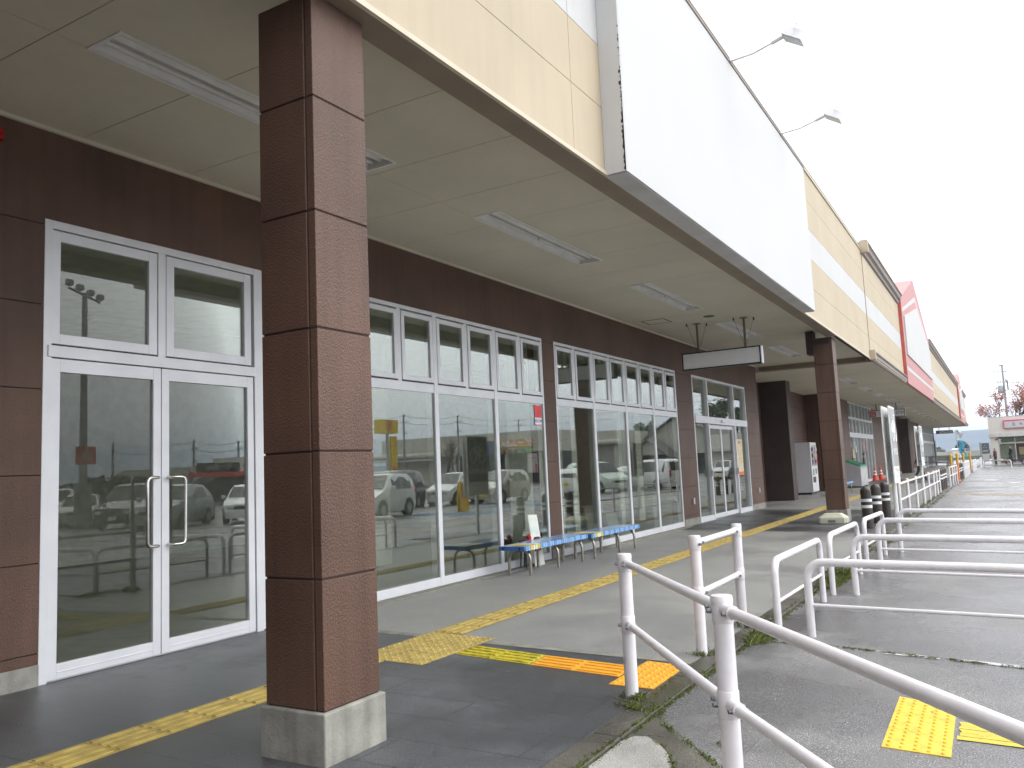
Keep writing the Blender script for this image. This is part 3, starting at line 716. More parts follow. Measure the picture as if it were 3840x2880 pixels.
# fascia courses
m = MB(); seams = [-45, -24, -12, -2.9, 5.68, 14.3, 22.85, 27.3, 31.9, 44.8, 53, 61, 69, 77.0]
m.box(XF-.01, XF+.018, -45, 22.85, ZF, ZF+.034, 2)
Zs = [(3.80, 4.357, 0), (4.363, 4.922, 0), (4.928, 5.487, 1), (5.493, 6.052, 0), (6.058, 6.62, 0)]
for a, b in list(zip(seams[:-1], seams[1:]))+[(77.0, 94.6)]:
    for (z0, z1, k) in Zs: m.box(XF-.03, XF, a+.003, b-.003, z0, z1, k)
m.box(XF-.1, XF-.012, -45, 94.6, ZF+.03, 6.62, 3)
m.box(XF-.2, XF+.025, -45, 32, 6.62, 6.665, 2)
m.box(XF-.03, XF+.001, 22.85, 94.6, ZF, 3.80, 0)
for z0, z1, k in Zs: m.box(-6.9, XF-.1, 94.58, 94.61, z0, z1, k)
m.build('fascia', [tan, whiteb, tanlip, joint], bld, origin=None)
m = MB(); m.box(XF-.02, XF+.03, -45, 32, 6.665, 6.69); m.build('coping', cornm, bld)
m = MB(); m.box(XF, XF+.012, 22.835, 22.869, 3.80, 6.55); m.build('seam_trim', mat('seam_brown', (.36, .22, .16), .6), bld)
# cornices on the far part
def cornice(y0, y1):
    m = MB()
    pr = [(XF, 6.56), (XF+.05, 6.58), (XF+.07, 6.66), (XF+.13, 6.70), (XF+.15, 6.80), (XF+.19, 6.84), (XF+.19, 6.87), (XF-.1, 6.87), (XF-.1, 6.56)]
    m.prism(pr, 'y', y0, y1)
    pr = [(XF, 3.74), (XF+.04, 3.74), (XF+.05, 3.80), (XF+.10, 3.82), (XF+.10, 3.90), (XF+.14, 3.93), (XF+.14, 3.96), (XF, 3.98)]
    m.prism(pr, 'y', y0, y1)
    y = y0+.1
    while y < y1-.1: m.box(XF+.052, XF+.085, y, y+.14, 3.765, 3.815, 1); y += .32
    m.build('cornice', [cornm, tanlip], bld)
cornice(22.87, 31.6); cornice(45.0, 76.9); cornice(85.4, 94.7)
m = MB(); m.box(XF, XF+.192, 22.70, 22.868, 6.55, 6.873); m.box(XF, XF+.142, 22.70, 22.868, 3.735, 3.983); m.each('cornice_end', tan, bld)
# roof mass
m = MB(); m.box(-28, XF-.12, -45, 94.5, 4.35, 6.3); m.box(-28, -14.3, -45, 94.5, 0, 4.35); m.build('roof', mat('roof_metal', (.3, .3, .31), .5), bld)
m = MB(); m.box(-14.3, -6.95, 94.3, 94.5, 0, 4.35); m.box(-14.3, -6.7, 33.95, 34.1, 0, 4.35); m.box(-14.3, -2.9, -45.2, -45, 0, 4.35); m.build('end_wall', tan, bld)
# added wall and roof, unseen behind the camera, to shade the near canopy end
m = MB(); m.box(-5.7, 14, -9.6, -9.2, -.3, 5.0, 0); m.box(-5.7, 14, -9.9, -9.6, -.3, 5.0, 1); m.box(13.6, 14, -40, -9.9, -.3, 5.0, 0); m.box(-2.6, 14.1, -40, -9.1, 5.0, 5.2, 0)
m.build('added_shade_wall', [brown, joint], bld)
# pillars
def pillar(y0, cap):
    x0, x1 = -3.148, -2.775; y1 = y0+.395; m = MB(); zz = [.235, .835, 1.435, 2.033, 2.618, 3.203, ZF]
    for a, b in zip(zz[:-1], zz[1:]):
        m.box(x0, x1-.055, y0, y1, a+.005, b-.005, 0)                    # main faces
        m.box(x1-.047, x1, y0+.004, y1, a+.005, b-.005, 0)            # the corner trim, a groove apart
    m.box(x0+.005, x1-.005, y0+.009, y1-.005, .2, ZF, 1)
    p = m.build('pillar', [brown, joint], bld, bevel=.004)
    m = MB(); m.box(x0-.022, x1+.022, y0-.02, y1+.02, -.05, .235); m.build('pillar_base', concrete, p, bevel=.008)
    if cap: m = MB(); m.box(x0-.14, x0-.001, y0+.01, y1-.02, 3.44, ZC-.01); m.box(x0-.001, x1-.06, y0-.012, y0-.001, 3.62, ZC-.2); m.build('pillar_bracket', mat('bracket_dark', (.045, .03, .028), .7), p)
    return p
pillar(2.893, False); pillar(17.74, True); pillar(-11.95, False); pillar(-26.8, False)

# ---- big blank sign board on the fascia
sb = thing('sign_board', 'huge blank white sign board boxed out from the cream fascia', 'sign board', (-2.57, 10.35, ZF))
m = MB(); XS = -2.475
m.box(XS-.012, XS, 6.285, 14.42, ZF+.006, 6.26, 0)
m.build('face', signw, sb)
m = MB(); m.box(XF+.002, XS-.001, 6.262, 6.284, ZF+.004, 6.262); m.build('side_panel', whiteb, sb)
m = MB(); m.box(XF+.002, XS-.013, 6.285, 14.42, ZF-.002, ZF+.004); m.build('soffit_panel', signmetal, sb)
m = MB(); m.box(XF+.002, XS-.013, 14.40, 14.422, ZF+.004, 6.262); m.build('side_panel', whiteb, sb)
m = MB(); m.box(XF+.002, XS+.012, 6.26, 14.43, 6.263, 6.29); m.build('coping', cornm, sb)
random.seed(9); m = MB()
for k in range(200):   # black mildew along the leading corner
    z = ZF+.01+abs(random.gauss(0, .5)); wd = random.uniform(.004, .02); m.box(XS-.001-wd*random.uniform(.4, 1.2), XS-.0012, 6.2612, 6.2625, z, z+random.uniform(.004, .03))
m.build('mildew', mat('mildew', (.05, .05, .045), .9), sb)
m = MB(); m.box(XF-.004, XF+.001, 5.685, 6.26, 3.81, 4.9); 
# flood lights leaning out over the sign
def flood(y, label):
    t = thing('sign_floodlight', label, 'floodlight', (XS-.02, y, 6.29), 'floodlights on arms above the blank sign board')
    m = MB(); m.tube([(XS-.03, y, 6.28), (XS+.3, y, 6.30), (XS+.52, y, 6.36), (XS+.60, y, 6.385)], .014, 8); m.tube([(XS-.02, y, 6.52), (XS+.45, y, 6.35)], .003, 5); m.box(XS-.06, XS+.02, y-.04, y+.04, 6.28, 6.30)
    m.build('arm', poleg_l, t, smooth=True)
    m = MB(); m.tube([(XS+.52, y, 6.362), (XS+.66, y, 6.40)], .028, 8); m.build('ballast', poleg_l, t, smooth=True)
    m = MB(); c = Vector((XS+.80, y, 6.37)); ax = Vector((-.55, 0, -.83)).normalized(); s_ = Vector((0, 1, 0)); tt = ax.cross(s_)
    def q(a, b, d): return c+s_*a+tt*b+ax*d
    lo = [q(-.12, -.13, .06), q(.12, -.13, .06), q(.12, .13, .06), q(-.12, .13, .06)]; hi = [q(-.07, -.09, -.07), q(.07, -.09, -.07), q(.07, .09, -.07), q(-.07, .09, -.07)]
    m.add(lo+hi, [(0, 1, 2, 3), (4, 7, 6, 5), (0, 4, 5, 1), (1, 5, 6, 2), (2, 6, 7, 3), (3, 7, 4, 0)]); m.build('lamp_head', poleg_l, t, bevel=.006)
    m = MB(); m.add([q(-.1, -.11, .063), q(.1, -.11, .063), q(.1, .11, .063), q(-.1, .11, .063)], [(0, 1, 2, 3)]); m.build('lens', mat('floodlight_lens', (.45, .5, .52), .15), t)
    m = MB(); m.tube([q(-.125, 0, -.02), q(-.13, 0, -.10), q(.13, 0, -.10), q(.125, 0, -.02)], .008, 6); m.build('yoke', poleg_l, t)
poleg_l = mat('floodlight_grey', (.62, .62, .63), .4, metal=.2)
flood(9.95, 'nearer and larger grey floodlight on a thin arm above the blank sign board')
flood(12.71, 'farther grey floodlight on a thin arm above the blank sign board')

# ---- red gabled sign fronts
def gable(y0, y1, zs, za, label, x1=-2.56):
    t = thing('gable_sign', label, 'sign', (x1, (y0+y1)/2, 3.76)); c = (y0+y1)/2; X0 = XF-.9
    def poly(i, zb): 
        s = (za-zs)/(c-y0); return [(y0+i, zb), (y1-i, zb), (y1-i, zs-i*.55), (c, za-i*1.25), (y0+i, zs-i*.55)]
    m = MB(); m.prism(poly(0, 3.757), 'x', XF+.001, x1); s0 = (za-zs)/(c-y0); m.prism(poly(0, 6.68), 'x', X0, XF); m.build('frame', red, t)
    def poly2(i, zb, ds, da): return [(y0+i, zb), (y1-i, zb), (y1-i, zs-ds), (c, za-da), (y0+i, zs-ds)]
    m = MB(); m.prism(poly2(.18, 4.25, .36, .75), 'x', x1, x1+.006); m.build('border', whiteb, t)
    m = MB(); m.prism(poly2(.28, 4.40, .46, .95), 'x', x1+.006, x1+.012); m.build('inner_frame', red, t)
    m = MB(); m.prism(poly2(.42, 4.80, .60, 1.25), 'x', x1+.012, x1+.05); m.build('panel', whiteb, t)
    m = MB(); m.box(XF+.001, x1-.001, y0-.02, y0-.001, 3.76, zs); m.build('edge_trim', redd, t)
gable(31.75, 44.9, 6.80, 8.63, 'large red framed gable sign with white panel rising above the roofline')
gable(77.2, 85.2, 6.85, 8.0, 'small far red framed gable sign near the end of the roofline')
gg = mat('gable_writing', (.60, .62, .64), .7)

# ---- hanging signs under the canopy
def hang_sign(x0, x1, y, z0, z1, zc, rods, label, d=.14):
    t = thing('hanging_sign', label, 'hanging sign', ((x0+x1)/2, y, z0))
    m = MB(); f = .022
    m.box(x0, x1, y, y+d, z0, z0+f); m.box(x0, x1, y, y+d, z1-f, z1); m.box(x0, x0+f, y+.001, y+d-.001, z0+f, z1-f); m.box(x1-f, x1, y+.001, y+d-.001, z0+f, z1-f)
    m.build('frame', blk, t)
    m = MB(); m.box(x0+f, x1-f, y+.008, y+d-.008, z0+f, z1-f); fc = m.build('panel', mat('sign_panel_grey', (.72, .72, .74), .5, namt=.03), t)
    m = MB(); m.box(x1, x1+.018, y+.006, y+d, z0+.003, z1-.003); m.build('end_cap', alu, t)
    for xr in rods:
        m = MB(); m.tube([(xr, y+d/2, z1), (xr, y+d/2, zc)], .022, 8); m.box(xr-.06, xr+.06, y+d/2-.06, y+d/2+.06, zc-.012, zc); m.build('rod', mat('rod_brown', (.16, .13, .10), .6), t)
        for s_ in (-1, 1):
            m = MB(); m.tube([(xr+s_*.012, y+d/2, z1+.02), (xr+s_*.16, y+d/2+.1*s_, zc)], .003, 5); m.box(xr+s_*.16-.01, xr+s_*.16+.01, y+d/2+.1*s_-.01, y+d/2+.1*s_+.01, zc-.05, zc); m.build('stay_wire', blk, t)
    return t, fc
hang_sign(-5.05, -3.575, 15.02, 3.05, 3.375, ZC, (-4.743, -3.853), 'blank grey sign board with black frame hanging from the ceiling on two rods')
t, fc = hang_sign(-5.45, -3.83, 44.0, 3.12, 3.48, 3.785, (-5.1, -4.2), 'white hanging sign with red round logo and black Japanese letters', d=.12)
m = MB(); m.box(-5.40, -5.12, 43.996, 44.002, 3.17, 3.44, 0); m.lathe((0, 0, 0), [(.1, 0)], 3)
m.v = m.v[:8]; m.f = m.f[:6]; m.m = m.m[:6]
lg = m.build('logo', mat('logo_red', (.60, .10, .10), .5), t)
text_mesh('G', .26, whiteb, 'lettering', lg, face_mat((-5.26, 43.992, 3.305), (1, 0, 0), (0, 0, 1)))
text_mesh('コー　　がわ', .195, blk, 'lettering', t, face_mat((-4.44, 44.0, 3.30), (1, 0, 0), (0, 0, 1)))
t, fc = hang_sign(-5.4, -3.9, 92.2, 3.10, 3.45, 3.785, (-5.1, -4.2), 'small dark hanging sign at the far end of the canopy', d=.12)
m = MB(); m.box(-5.33, -5.1, 92.19, 92.203, 3.15, 3.40); m.build('logo', mat('logo_red', (.6, .1, .1)), t)
strokes(7, .95, .2, blk, 'lettering', t, face_mat((-4.55, 92.19, 3.27), (1, 0, 0), (0, 0, 1)))
# ceiling hatch and speaker
m = MB()
for (a, b, c, d) in ((-5.47, -5.02, 14.07, 14.09), (-5.47, -5.02, 14.51, 14.53), (-5.47, -5.45, 14.09, 14.51), (-5.04, -5.02, 14.09, 14.51)): m.box(a, b, c, d, ZC-.004, ZC-.0005)
m.box(-5.45, -5.04, 14.09, 14.51, ZC-.002, ZC-.0008, 1)
tag(m.build('ceiling_hatch', [joint, ceilm]), 'square access hatch outlined in the canopy ceiling near the wall', 'ceiling hatch')
m = MB(); m.lathe((-4.31, 14.47, ZC-.012), [(.085, 0), (.098, .004), (.1, .011)], 24); tag(m.build('ceiling_speaker', mat('speaker_grey', (.12, .115, .10), .7), smooth=True), 'round grey ceiling speaker between two light fittings', 'speaker')
# ------------------------------------------------------------------ pedestrian fences and guard rails
RP = .0375
def post(par, x, y, h, z0=0, r=RP, name='post'):
    m = MB(); m.lathe((x, y, z0-.1), [(r, 0), (r, h+.1-.02)], 20)
    m.lathe((x, y, z0+h-.028), [(r+.004, 0), (r+.0045, .014), (r+.002, .022), (r-.008, .028), (r*.4, .031)], 20)
    return m.build(name, railw, par, smooth=True)
def clamp(par, x, y, z, dirs):
    m = MB(); m.lathe((x, y, z-.05), [(RP+.001, 0), (RP+.003, .004), (RP+.003, .096), (RP+.001, .10)], 20)
    for d in dirs:
        d = Vector((d[0], d[1], 0)).normalized(); m.tube([Vector((x, y, z))+d*.03, Vector((x, y, z))+d*.105], .0265, 14)
    c = m.build('clamp', railw, par, smooth=True)
    b = MB()
    for d in dirs:
        d = Vector((d[0], d[1], 0)).normalized()
        for s_ in (-1, 1):
            n = Vector((d.y, -d.x, 0))*s_
            p = Vector((x, y, z-.004))+d*.088+n*.022; b.tube([p, p+n*.016], [.0105, .008], 8)
        n = Vector((d.y, -d.x, 0)); p = Vector((x, y, z-.008))+n*(RP+.0)-d*.022; b.tube([p, p+n*.016], [.0105, .008], 8)
    b.each('bolt', bolt, c)
def rail(par, a, b, r=.0215, name='rail'):
    m = MB(); m.tube([a, b], r, 14); return m.build(name, railw, par, smooth=True)
A = (-1.918, 4.452); Dp = (-.957, 3.118)
E_ = (.55, 1.20)
t = thing('pedestrian_fence', 'near white tubular fence with two rails turning down past the lens at the lower right', 'fence', (A[0], A[1], 0))
for (p, z0) in ((A, 0), (Dp, -.03), (E_, -.05)): post(t, p[0], p[1], .80-z0, z0)
for z in (.75, .405):
    rail(t, (*A, z), (*Dp, z)); rail(t, (*Dp, z), (*E_, z))
    da = (Dp[0]-A[0], Dp[1]-A[1]); db = (E_[0]-Dp[0], E_[1]-Dp[1])
    clamp(t, *A, z, [da]); clamp(t, *Dp, z, [(-da[0], -da[1]), db])
B, C_ = (-1.884, 5.615), (-1.887, 6.672)
t = thing('pedestrian_fence', 'short white two post fence panel with capped posts beside the walkway kerb', 'fence', (B[0], B[1], 0))
for p in (B, C_): post(t, p[0], p[1], .80)
for z in (.75, .405):
    rail(t, (*B, z), (*C_, z)); clamp(t, *B, z, [(0, 1)]); clamp(t, *C_, z, [(0, -1)])
def arc_frame(p0, p1, z0a, z0b, h, rad, r, ends=(True, True)):
    """inverted U: from ground at p0 up, over, down at p1"""
    a = Vector((p0[0], p0[1], 0)); b = Vector((p1[0], p1[1], 0)); d = (b-a).normalized(); Lh = (b-a).length
    zt0, zt1 = z0a+h, z0b+h; pts = [a+Vector((0, 0, z0a-.05)), a+Vector((0, 0, zt0-rad))]
    for k in range(1, 7): an = PI/2*k/6; pts.append(a+d*rad*(1-math.cos(an))+Vector((0, 0, zt0-rad+rad*math.sin(an))))
    for k in range(0, 6): an = PI/2*k/6; pts.append(b-d*rad*(1-math.sin(an))+Vector((0, 0, zt1-rad+rad*math.cos(an))))
    pts += [b+Vector((0, 0, zt1-rad)), b+Vector((0, 0, z0b-.05))]
    return pts
# big cycle-parking hoops
hoopl = ['nearest long white cycle hoop, its rail crossing the whole lower right', 'second nearest long white cycle hoop across the asphalt', 'third long white cycle hoop counted from the camera', 'farthest of the long white cycle hoops, by the sign post']
for k, y in enumerate((6.52, 8.58, 10.62, 12.66)):
    x0, x1 = (-1.335, -1.315, -1.33, -1.31)[k], .72; za, zb = pz(x0, y), pz(x1, y)
    ya, yb = y, y-.05-.05*k
    t = thing('cycle_hoop', hoopl[k], 'cycle rack', ((x0+x1)/2, y, za), 'long white cycle hoops on the asphalt')
    hh = .578 if k < 2 else .595
    m = MB(); m.tube(arc_frame((x0, ya), (x1, yb), za, zb, hh-.03, .12, .030), .030, 16); m.build('hoop', railw, t, smooth=True)
    m = MB(); m.tube([(x0, ya, za+.232), (x1, yb, zb+.232)], .0135, 12); m.build('lower_rail', railw, t, smooth=True)
ul = ['nearest low white guard hoop standing along the kerb', 'middle low white guard hoop standing along the kerb', 'low white guard hoop along the kerb in front of the brown bollards']
for k, (ya, yb) in enumerate(((6.40, 8.10), (8.52, 10.12), (10.66, 12.2))):
    x = (-1.545, -1.515, -1.485)[k]; xb = (-1.53, -1.49, -1.46)[k]
    t = thing('guard_hoop', ul[k], 'guard rail', (x, (ya+yb)/2, -.02), 'low white guard hoops along the kerb')
    m = MB(); m.tube(arc_frame((x, ya), (xb, yb), pz(x, ya), pz(xb, yb), .565, .11, .0275), .0275, 16); m.build('hoop', railw, t, smooth=True)
    m = MB(); m.tube([(x, ya, .235), (xb, yb, .225)], .0135, 12); m.build('lower_rail', railw, t, smooth=True)
t = thing('guard_hoop', 'wide white guard hoop across the lane far down the car park', 'guard rail', (-.3, 70, -.09))
m = MB(); m.tube(arc_frame((-1.1, 71.1), (.55, 68.0), -.1, -.1, .62, .18, .04), .04, 10); m.build('hoop', railw2, t, smooth=True)
m = MB(); m.tube([(-1.1, 71.1, .18), (.55, 68, .18)], .03, 8); m.build('lower_rail', railw2, t, smooth=True)
def far_fence(pts, h, label, zr=(.70, .38)):
    t = thing('pedestrian_fence', label, 'fence', (pts[0][0], pts[0][1], 0), 'white tubular fences along the far kerb')
    for (x, y) in pts: post(t, x, y, h, 0, .03)
    for z in zr: rail(t, (*pts[0], z), (*pts[-1], z), .02)
far_fence([(-1.82, 18.2), (-1.82, 19.95), (-1.82, 21.98), (-1.815, 24.0), (-1.80, 25.7), (-1.79, 27.5), (-1.785, 28.7), (-1.78, 29.9)], .76, 'long white seven bay fence running from the bicycle sign along the kerb')
far_fence([(-1.75, 35.4), (-1.735, 37.2), (-1.725, 38.8), (-1.71, 40.4)], .74, 'short white fence between the two far groups of brown bollards')
far_fence([(-1.70, 48.2+1.03*k) for k in range(9)], .72, 'white close set fence past the orange marker post')
far_fence([(-1.61, 60.3+1.3*k) for k in range(7)], .71, 'small white fence farther along the kerb')
far_fence([(-1.45, 73+1.6*k) for k in range(6)], .72, 'farthest white fence at the end of the kerb')
# bollards
def bollard(x, y, z0, r=.092, h=.745, label='', group='brown bollards with twin white bands'):
    t = thing('bollard', label, 'bollard', (x, y, z0), group)
    m = MB(); m.lathe((x, y, z0), [(r, -.05), (r, h-r*.9)]+[(r*math.cos(a), h-r*.9+r*.9*math.sin(a)) for a in (.25, .5, .75, 1.0, 1.25, 1.45)], 24); m.build('body', bollm, t, smooth=True)
    for zb in (.475, .365):
        m = MB(); m.lathe((x, y, z0+zb), [(r+.002, 0), (r+.002, .052)], 24); m.build('band', refl, t, smooth=True)
    return t
b0 = bollard(-2.16, 16.06, 0, label='nearest brown bollard with white bands, just right of the second pillar')
dup(b0, (-2.145, 17.28, 0), label='middle of the three near brown bollards right of the second pillar')
dup(b0, (-2.13, 18.55, 0), label='third brown bollard right of the second pillar, beside the sign post')
for k, y in enumerate((32.2, 33.3, 34.4)): dup(b0, (-1.89, y, 0), label=['nearest', 'middle', 'farthest'][k]+' of three small brown bollards between two far white fences')
for k, y in enumerate((42.6, 44.4, 46.2)): dup(b0, (-1.76, y, 0), label=['nearest', 'middle', 'farthest'][k]+' of three tiny brown bollards beyond the orange marker post')
m = MB(); m.lathe((-1.70, 41.6, 0), [(.09, 0), (.05, .03), (.045, .85), (.03, .9)], 14); tag(m.build('marker_post', mat('marker_orange', (.75, .20, .03), .5), smooth=True), 'slim orange marker post at the end of the white fence', 'marker post')
for k, (x, y) in enumerate(((-2.2, 47), (-2.15, 53), (-2.1, 60), (-1.9, 66))):
    m = MB(); m.lathe((x, y, 0), [(.06, 0), (.06, 1.06), (.09, 1.08), (.09, 1.14), (.05, 1.2)], 12)
    tag(m.build('marker_post', mat('marker_yellow', (.70, .42, .05), .5), smooth=True), ['yellow post standing nearest the blue banner', 'second yellow post from the blue banner', 'third yellow post along the fence', 'farthest yellow post along the fence'][k], 'marker post', 'yellow posts behind the far white fences')

# ------------------------------------------------------------------ benches with block edge
def bench(y0, y1, x0, x1, z, label, legs):
    t = thing('bench', label, 'bench', ((x0+x1)/2, (y0+y1)/2, 0))
    m = MB(); m.box(x0, x1, y0, y1, z-.04, z, 0); m.box(x0+.001, x1-.001, y0+.14, y0+.30, z, z+.0015, 1); m.box(x0+.001, x1-.001, y0+.30, y0+.42, z, z+.001, 2)
    m.box(x0-.02, x0-.001, y0, y1, z-.055, z+.001, 0); m.box(x1+.0001, x1+.012, y0, y1, z-.05, z-.002, 3)
    top = m.build('seat', [blue, byel, bwht, blued], t)
    m = MB(); n = int((y1-y0)/.062); st = (y1-y0)/n
    for k in range(n):
        mi = 2 if k == 2 or k == 5 else (3 if k in (3, 4) else (1 if k % 3 else 0))
        m.box(x1, x1+.018, y0+st*k+.006, y0+st*(k+1)-.006, z-.055, z+.001, mi)
    m.build('edge_block', [blue, bluel, byel, bwht], top)
    m = MB(); m.box(x0-.01, x1+.01, y0-.02, y0, z-.05, z+.0005); m.box(x0-.01, x1+.01, y1, y1+.02, z-.05, z+.0005); m.build('end_board', blued, top)
    m = MB()
    for xx in (x0+.05, x1-.06): m.tube([(xx, y0-.022, z-.026), (xx, y0-.020, z-.026)], .016, 12)
    m.build('end_plug', blk, top)
    for yl in legs:
        pts = [(x0+.02, yl, 0), (x0+.02, yl, z-.19), (x0+.027, yl, z-.14), (x0+.05, yl, z-.10), (x0+.09, yl, z-.073), (x0+.14, yl, z-.062), (x1-.14, yl, z-.062), (x1-.09, yl, z-.073), (x1-.05, yl, z-.10), (x1-.027, yl, z-.14), (x1-.02, yl, z-.19), (x1-.02, yl, 0)]
        m = MB(); m.tube(pts, .019, 12); m.build('leg', mat('bench_tube', (.36, .33, .29), .3, metal=.9, nscale=20, namt=.2), t, smooth=True)
    return t
bench(8.91, 10.69, -5.51, -5.16, .367, 'nearer blue bench with yellow and white stripe in front of the windows', (9.08, 9.83, 10.56))
bench(10.73, 12.50, -5.46, -5.11, .362, 'farther blue bench with yellow stripe touching the first one', (10.86, 11.75, 12.36))
bench(29.6, 31.3, -4.95, -4.6, .42, 'small far blue bench between the second pillar and the recycling bins', (29.8, 31.1))
# ------------------------------------------------------------------ weight block at pillar 2
m = MB(); c = (-2.95, 17.28); L_, W_ = .27, .17
lv = [(0, .93), (.02, 1), (.10, 1), (.125, .97), (.185, .60), (.20, .54)]
prof = []
for z, s_ in lv:
    a, b = L_*s_ if s_ > .9 else L_*(s_+.05), W_*s_; ch = .05*s_
    prof.append([(c[0]+x, c[1]+y, z) for x, y in ((-a+ch, -b), (a-ch, -b), (a, -b+ch), (a, b-ch), (a-ch, b), (-a+ch, b), (-a, b-ch), (-a, -b+ch))])
vs = [p for r_ in prof for p in r_]; fs = [(i*8+j, i*8+(j+1) % 8, i*8+8+(j+1) % 8, i*8+8+j) for i in range(len(lv)-1) for j in range(8)]+[tuple(range(8))[::-1], tuple(range(40, 48))]
m.add(vs, fs); 
wt = m.build('weight_block', mat('cream_plastic', (.62, .60, .48), .5, nscale=8, namt=.08), bevel=.008); tag(wt, 'cream plastic weight block lying at the foot of the second brown pillar', 'weight block')
m = MB(); m.box(c[0]-.08, c[0]+.06, c[1]-W_-.002, c[1]-W_+.004, .03, .075); m.build('handle_recess', mat('cream_shadow', (.2, .19, .15), .7), wt)
# ------------------------------------------------------------------ bicycle signs
def bike_sign(x, y0, y1, zb, zt, label, hg=.0625):
    t = thing('bicycle_sign', label, 'sign', (x, (y0+y1)/2, 0), None)
    yc = (y0+y1)/2
    m = MB(); m.lathe((x, yc, 0), [(.036, -.05), (.036, zt-.1)], 14); m.build('pole', railw2, t, smooth=True)
    for z in (zb+.12, (zb+zt)/2, zt-.16):
        m = MB(); m.box(x-hg+.02, x+hg-.02, yc-.09, yc+.09, z-.03, z+.03); m.build('bracket', mat('bracket_grey', (.5, .5, .5), .5), t, bevel=.004)
    pg, pd, pw = mat('board_grey', (.33, .335, .345), .5), mat('board_grey_shaded', (.16, .17, .18), .5), mat('board_white', (.78, .79, .78), .45)
    for sgn in (1, -1):
        xf = x+sgn*hg; m = MB(); xa, xb = (xf-.02, xf) if sgn > 0 else (xf, xf+.02)
        m.box(xa, xb, y0, y1, zb, zt, 0); e = .004*sgn
        def lay(z0, z1, mi, iy=.03):
            a, b = sorted((xf+e*.2, xf+e)); m.box(a, b, y0+iy, y1-iy, z0, z1, mi)
        pn = m.build('board', [pw], t, bevel=.004)
        m = MB(); H_ = zt-zb
        lay(zb+H_*.44, zt-.03, 0); lay(zb+H_*.36, zb+H_*.44, 1, .05); lay(zb+H_*.22, zb+H_*.36, 0); 
        bg_ = m.build('print_field', [pd if sgn < 0 else pg, mat('print_stripe', (.30, .31, .33), .5)], pn)  # building-facing field gets a darker grey, the shade of that side painted in
        # the bicycle symbol and the lettering
        m = MB(); xs_ = xf+sgn*.006; cz = zb+H_*.66; s_ = (y1-y0)/1.0
        def P(u, v): return (xs_, yc+u*s_*sgn, cz+v)
        for u in (-.22, .22): m.tube([P(u+.15*math.cos(2*PI*k/18), .15*math.sin(2*PI*k/18)) for k in range(18)], .010, 6, closed=True)
        for q in ([(-.22, 0), (-.10, .20), (.12, .20), (.22, 0)], [(-.10, .20), (0, 0), (.12, .20)], [(-.22, 0), (0, 0)], [(.12, .20), (.10, .28), (.16, .30)], [(-.16, .24), (-.06, .24)]): m.tube([P(*a) for a in q], .010, 6)
        m.build('bicycle_symbol', pw, pn)
        text_mesh('自転車置場', .15*s_, pw, 'lettering', pn, face_mat((xs_, yc, zb+H_*.40), (0, sgn, 0), (0, 0, 1)), .003)
        strokes(9, .72*s_, .075*s_, mat('print_grey', (.35, .35, .37), .6), 'lettering', pn, face_mat((xf+sgn*.006, yc, zb+H_*.17), (0, sgn, 0), (0, 0, 1)), 3)
        strokes(11, .72*s_, .06*s_, mat('print_grey', (.35, .35, .37), .6), 'lettering', pn, face_mat((xf+sgn*.006, yc, zb+H_*.09), (0, sgn, 0), (0, 0, 1)), 5)
    return t
bike_sign(-1.583, 14.76, 15.58, .82, 2.10, 'tall nearer bicycle parking sign, two white boards on a post at the fence end')
bike_sign(-1.812, 23.5, 24.3, .97, 2.0, 'farther bicycle parking sign seen nearly edge on behind the fence')

# ------------------------------------------------------------------ vending machine, recycling bins, cones
t = thing('vending_machine', 'white drinks vending machine standing in the recess left of the second pillar', 'vending machine', (-6.15, 31.4, 0))
x0, x1, y0, y1 = -6.48, -5.86, 30.86, 31.95
m = MB(); m.box(x0, x1-.05, y0, y1, .07, 1.86); m.build('cabinet', mat('machine_white', (.62, .62, .64), .35, namt=.02), t, bevel=.012)
m = MB(); m.box(x1-.045, x1, y0, y1, .09, 1.86); dr = m.build('door', mat('machine_door', (.75, .75, .77), .3, namt=.02), t, bevel=.012)
m = MB(); m.box(x1+.001, x1+.008, y0+.1, y1-.12, 1.02, 1.76, 0); m.box(x1+.001, x1+.008, y0+.12, y1-.5, .42, .62, 1); m.box(x1+.001, x1+.008, y1-.42, y1-.28, .72, .92, 1); m.box(x1+.001, x1+.007, y0+.15, y0+.4, .68, .9, 2)
m.build('display_window', [mat('display_glass', (.45, .42, .40), .15), blk, mat('machine_green', (.2, .35, .22), .5)], dr)
random.seed(4)
for r_ in range(3):
    m = MB()
    for k in range(9): m.lathe((x1+.03, y0+.16+k*.088, 1.10+r_*.22), [(.026, 0), (.028, .10), (.012, .14)], 8, random.randrange(4))
    m.build('drink_row', [mat('can_red', (.55, .12, .1)), mat('can_blue', (.1, .15, .4)), mat('can_cream', (.7, .62, .5)), mat('can_dark', (.06, .05, .05))], dr)
m = MB(); m.box(x0+.05, x1-.08, y0+.03, y1-.03, 0, .07); m.build('foot', blk, t)
t = thing('recycling_bin', 'grey recycling collection box with sloped green lid on the far walkway', 'recycling bin', (-5.4, 37.4, 0))
m = MB(); m.prism([(-5.85, .06), (-5.02, .06), (-5.02, .84), (-5.66, 1.10), (-5.85, 1.06)], 'y', 36.5, 38.5); m.build('body', greym, t, bevel=.01)
m = MB()
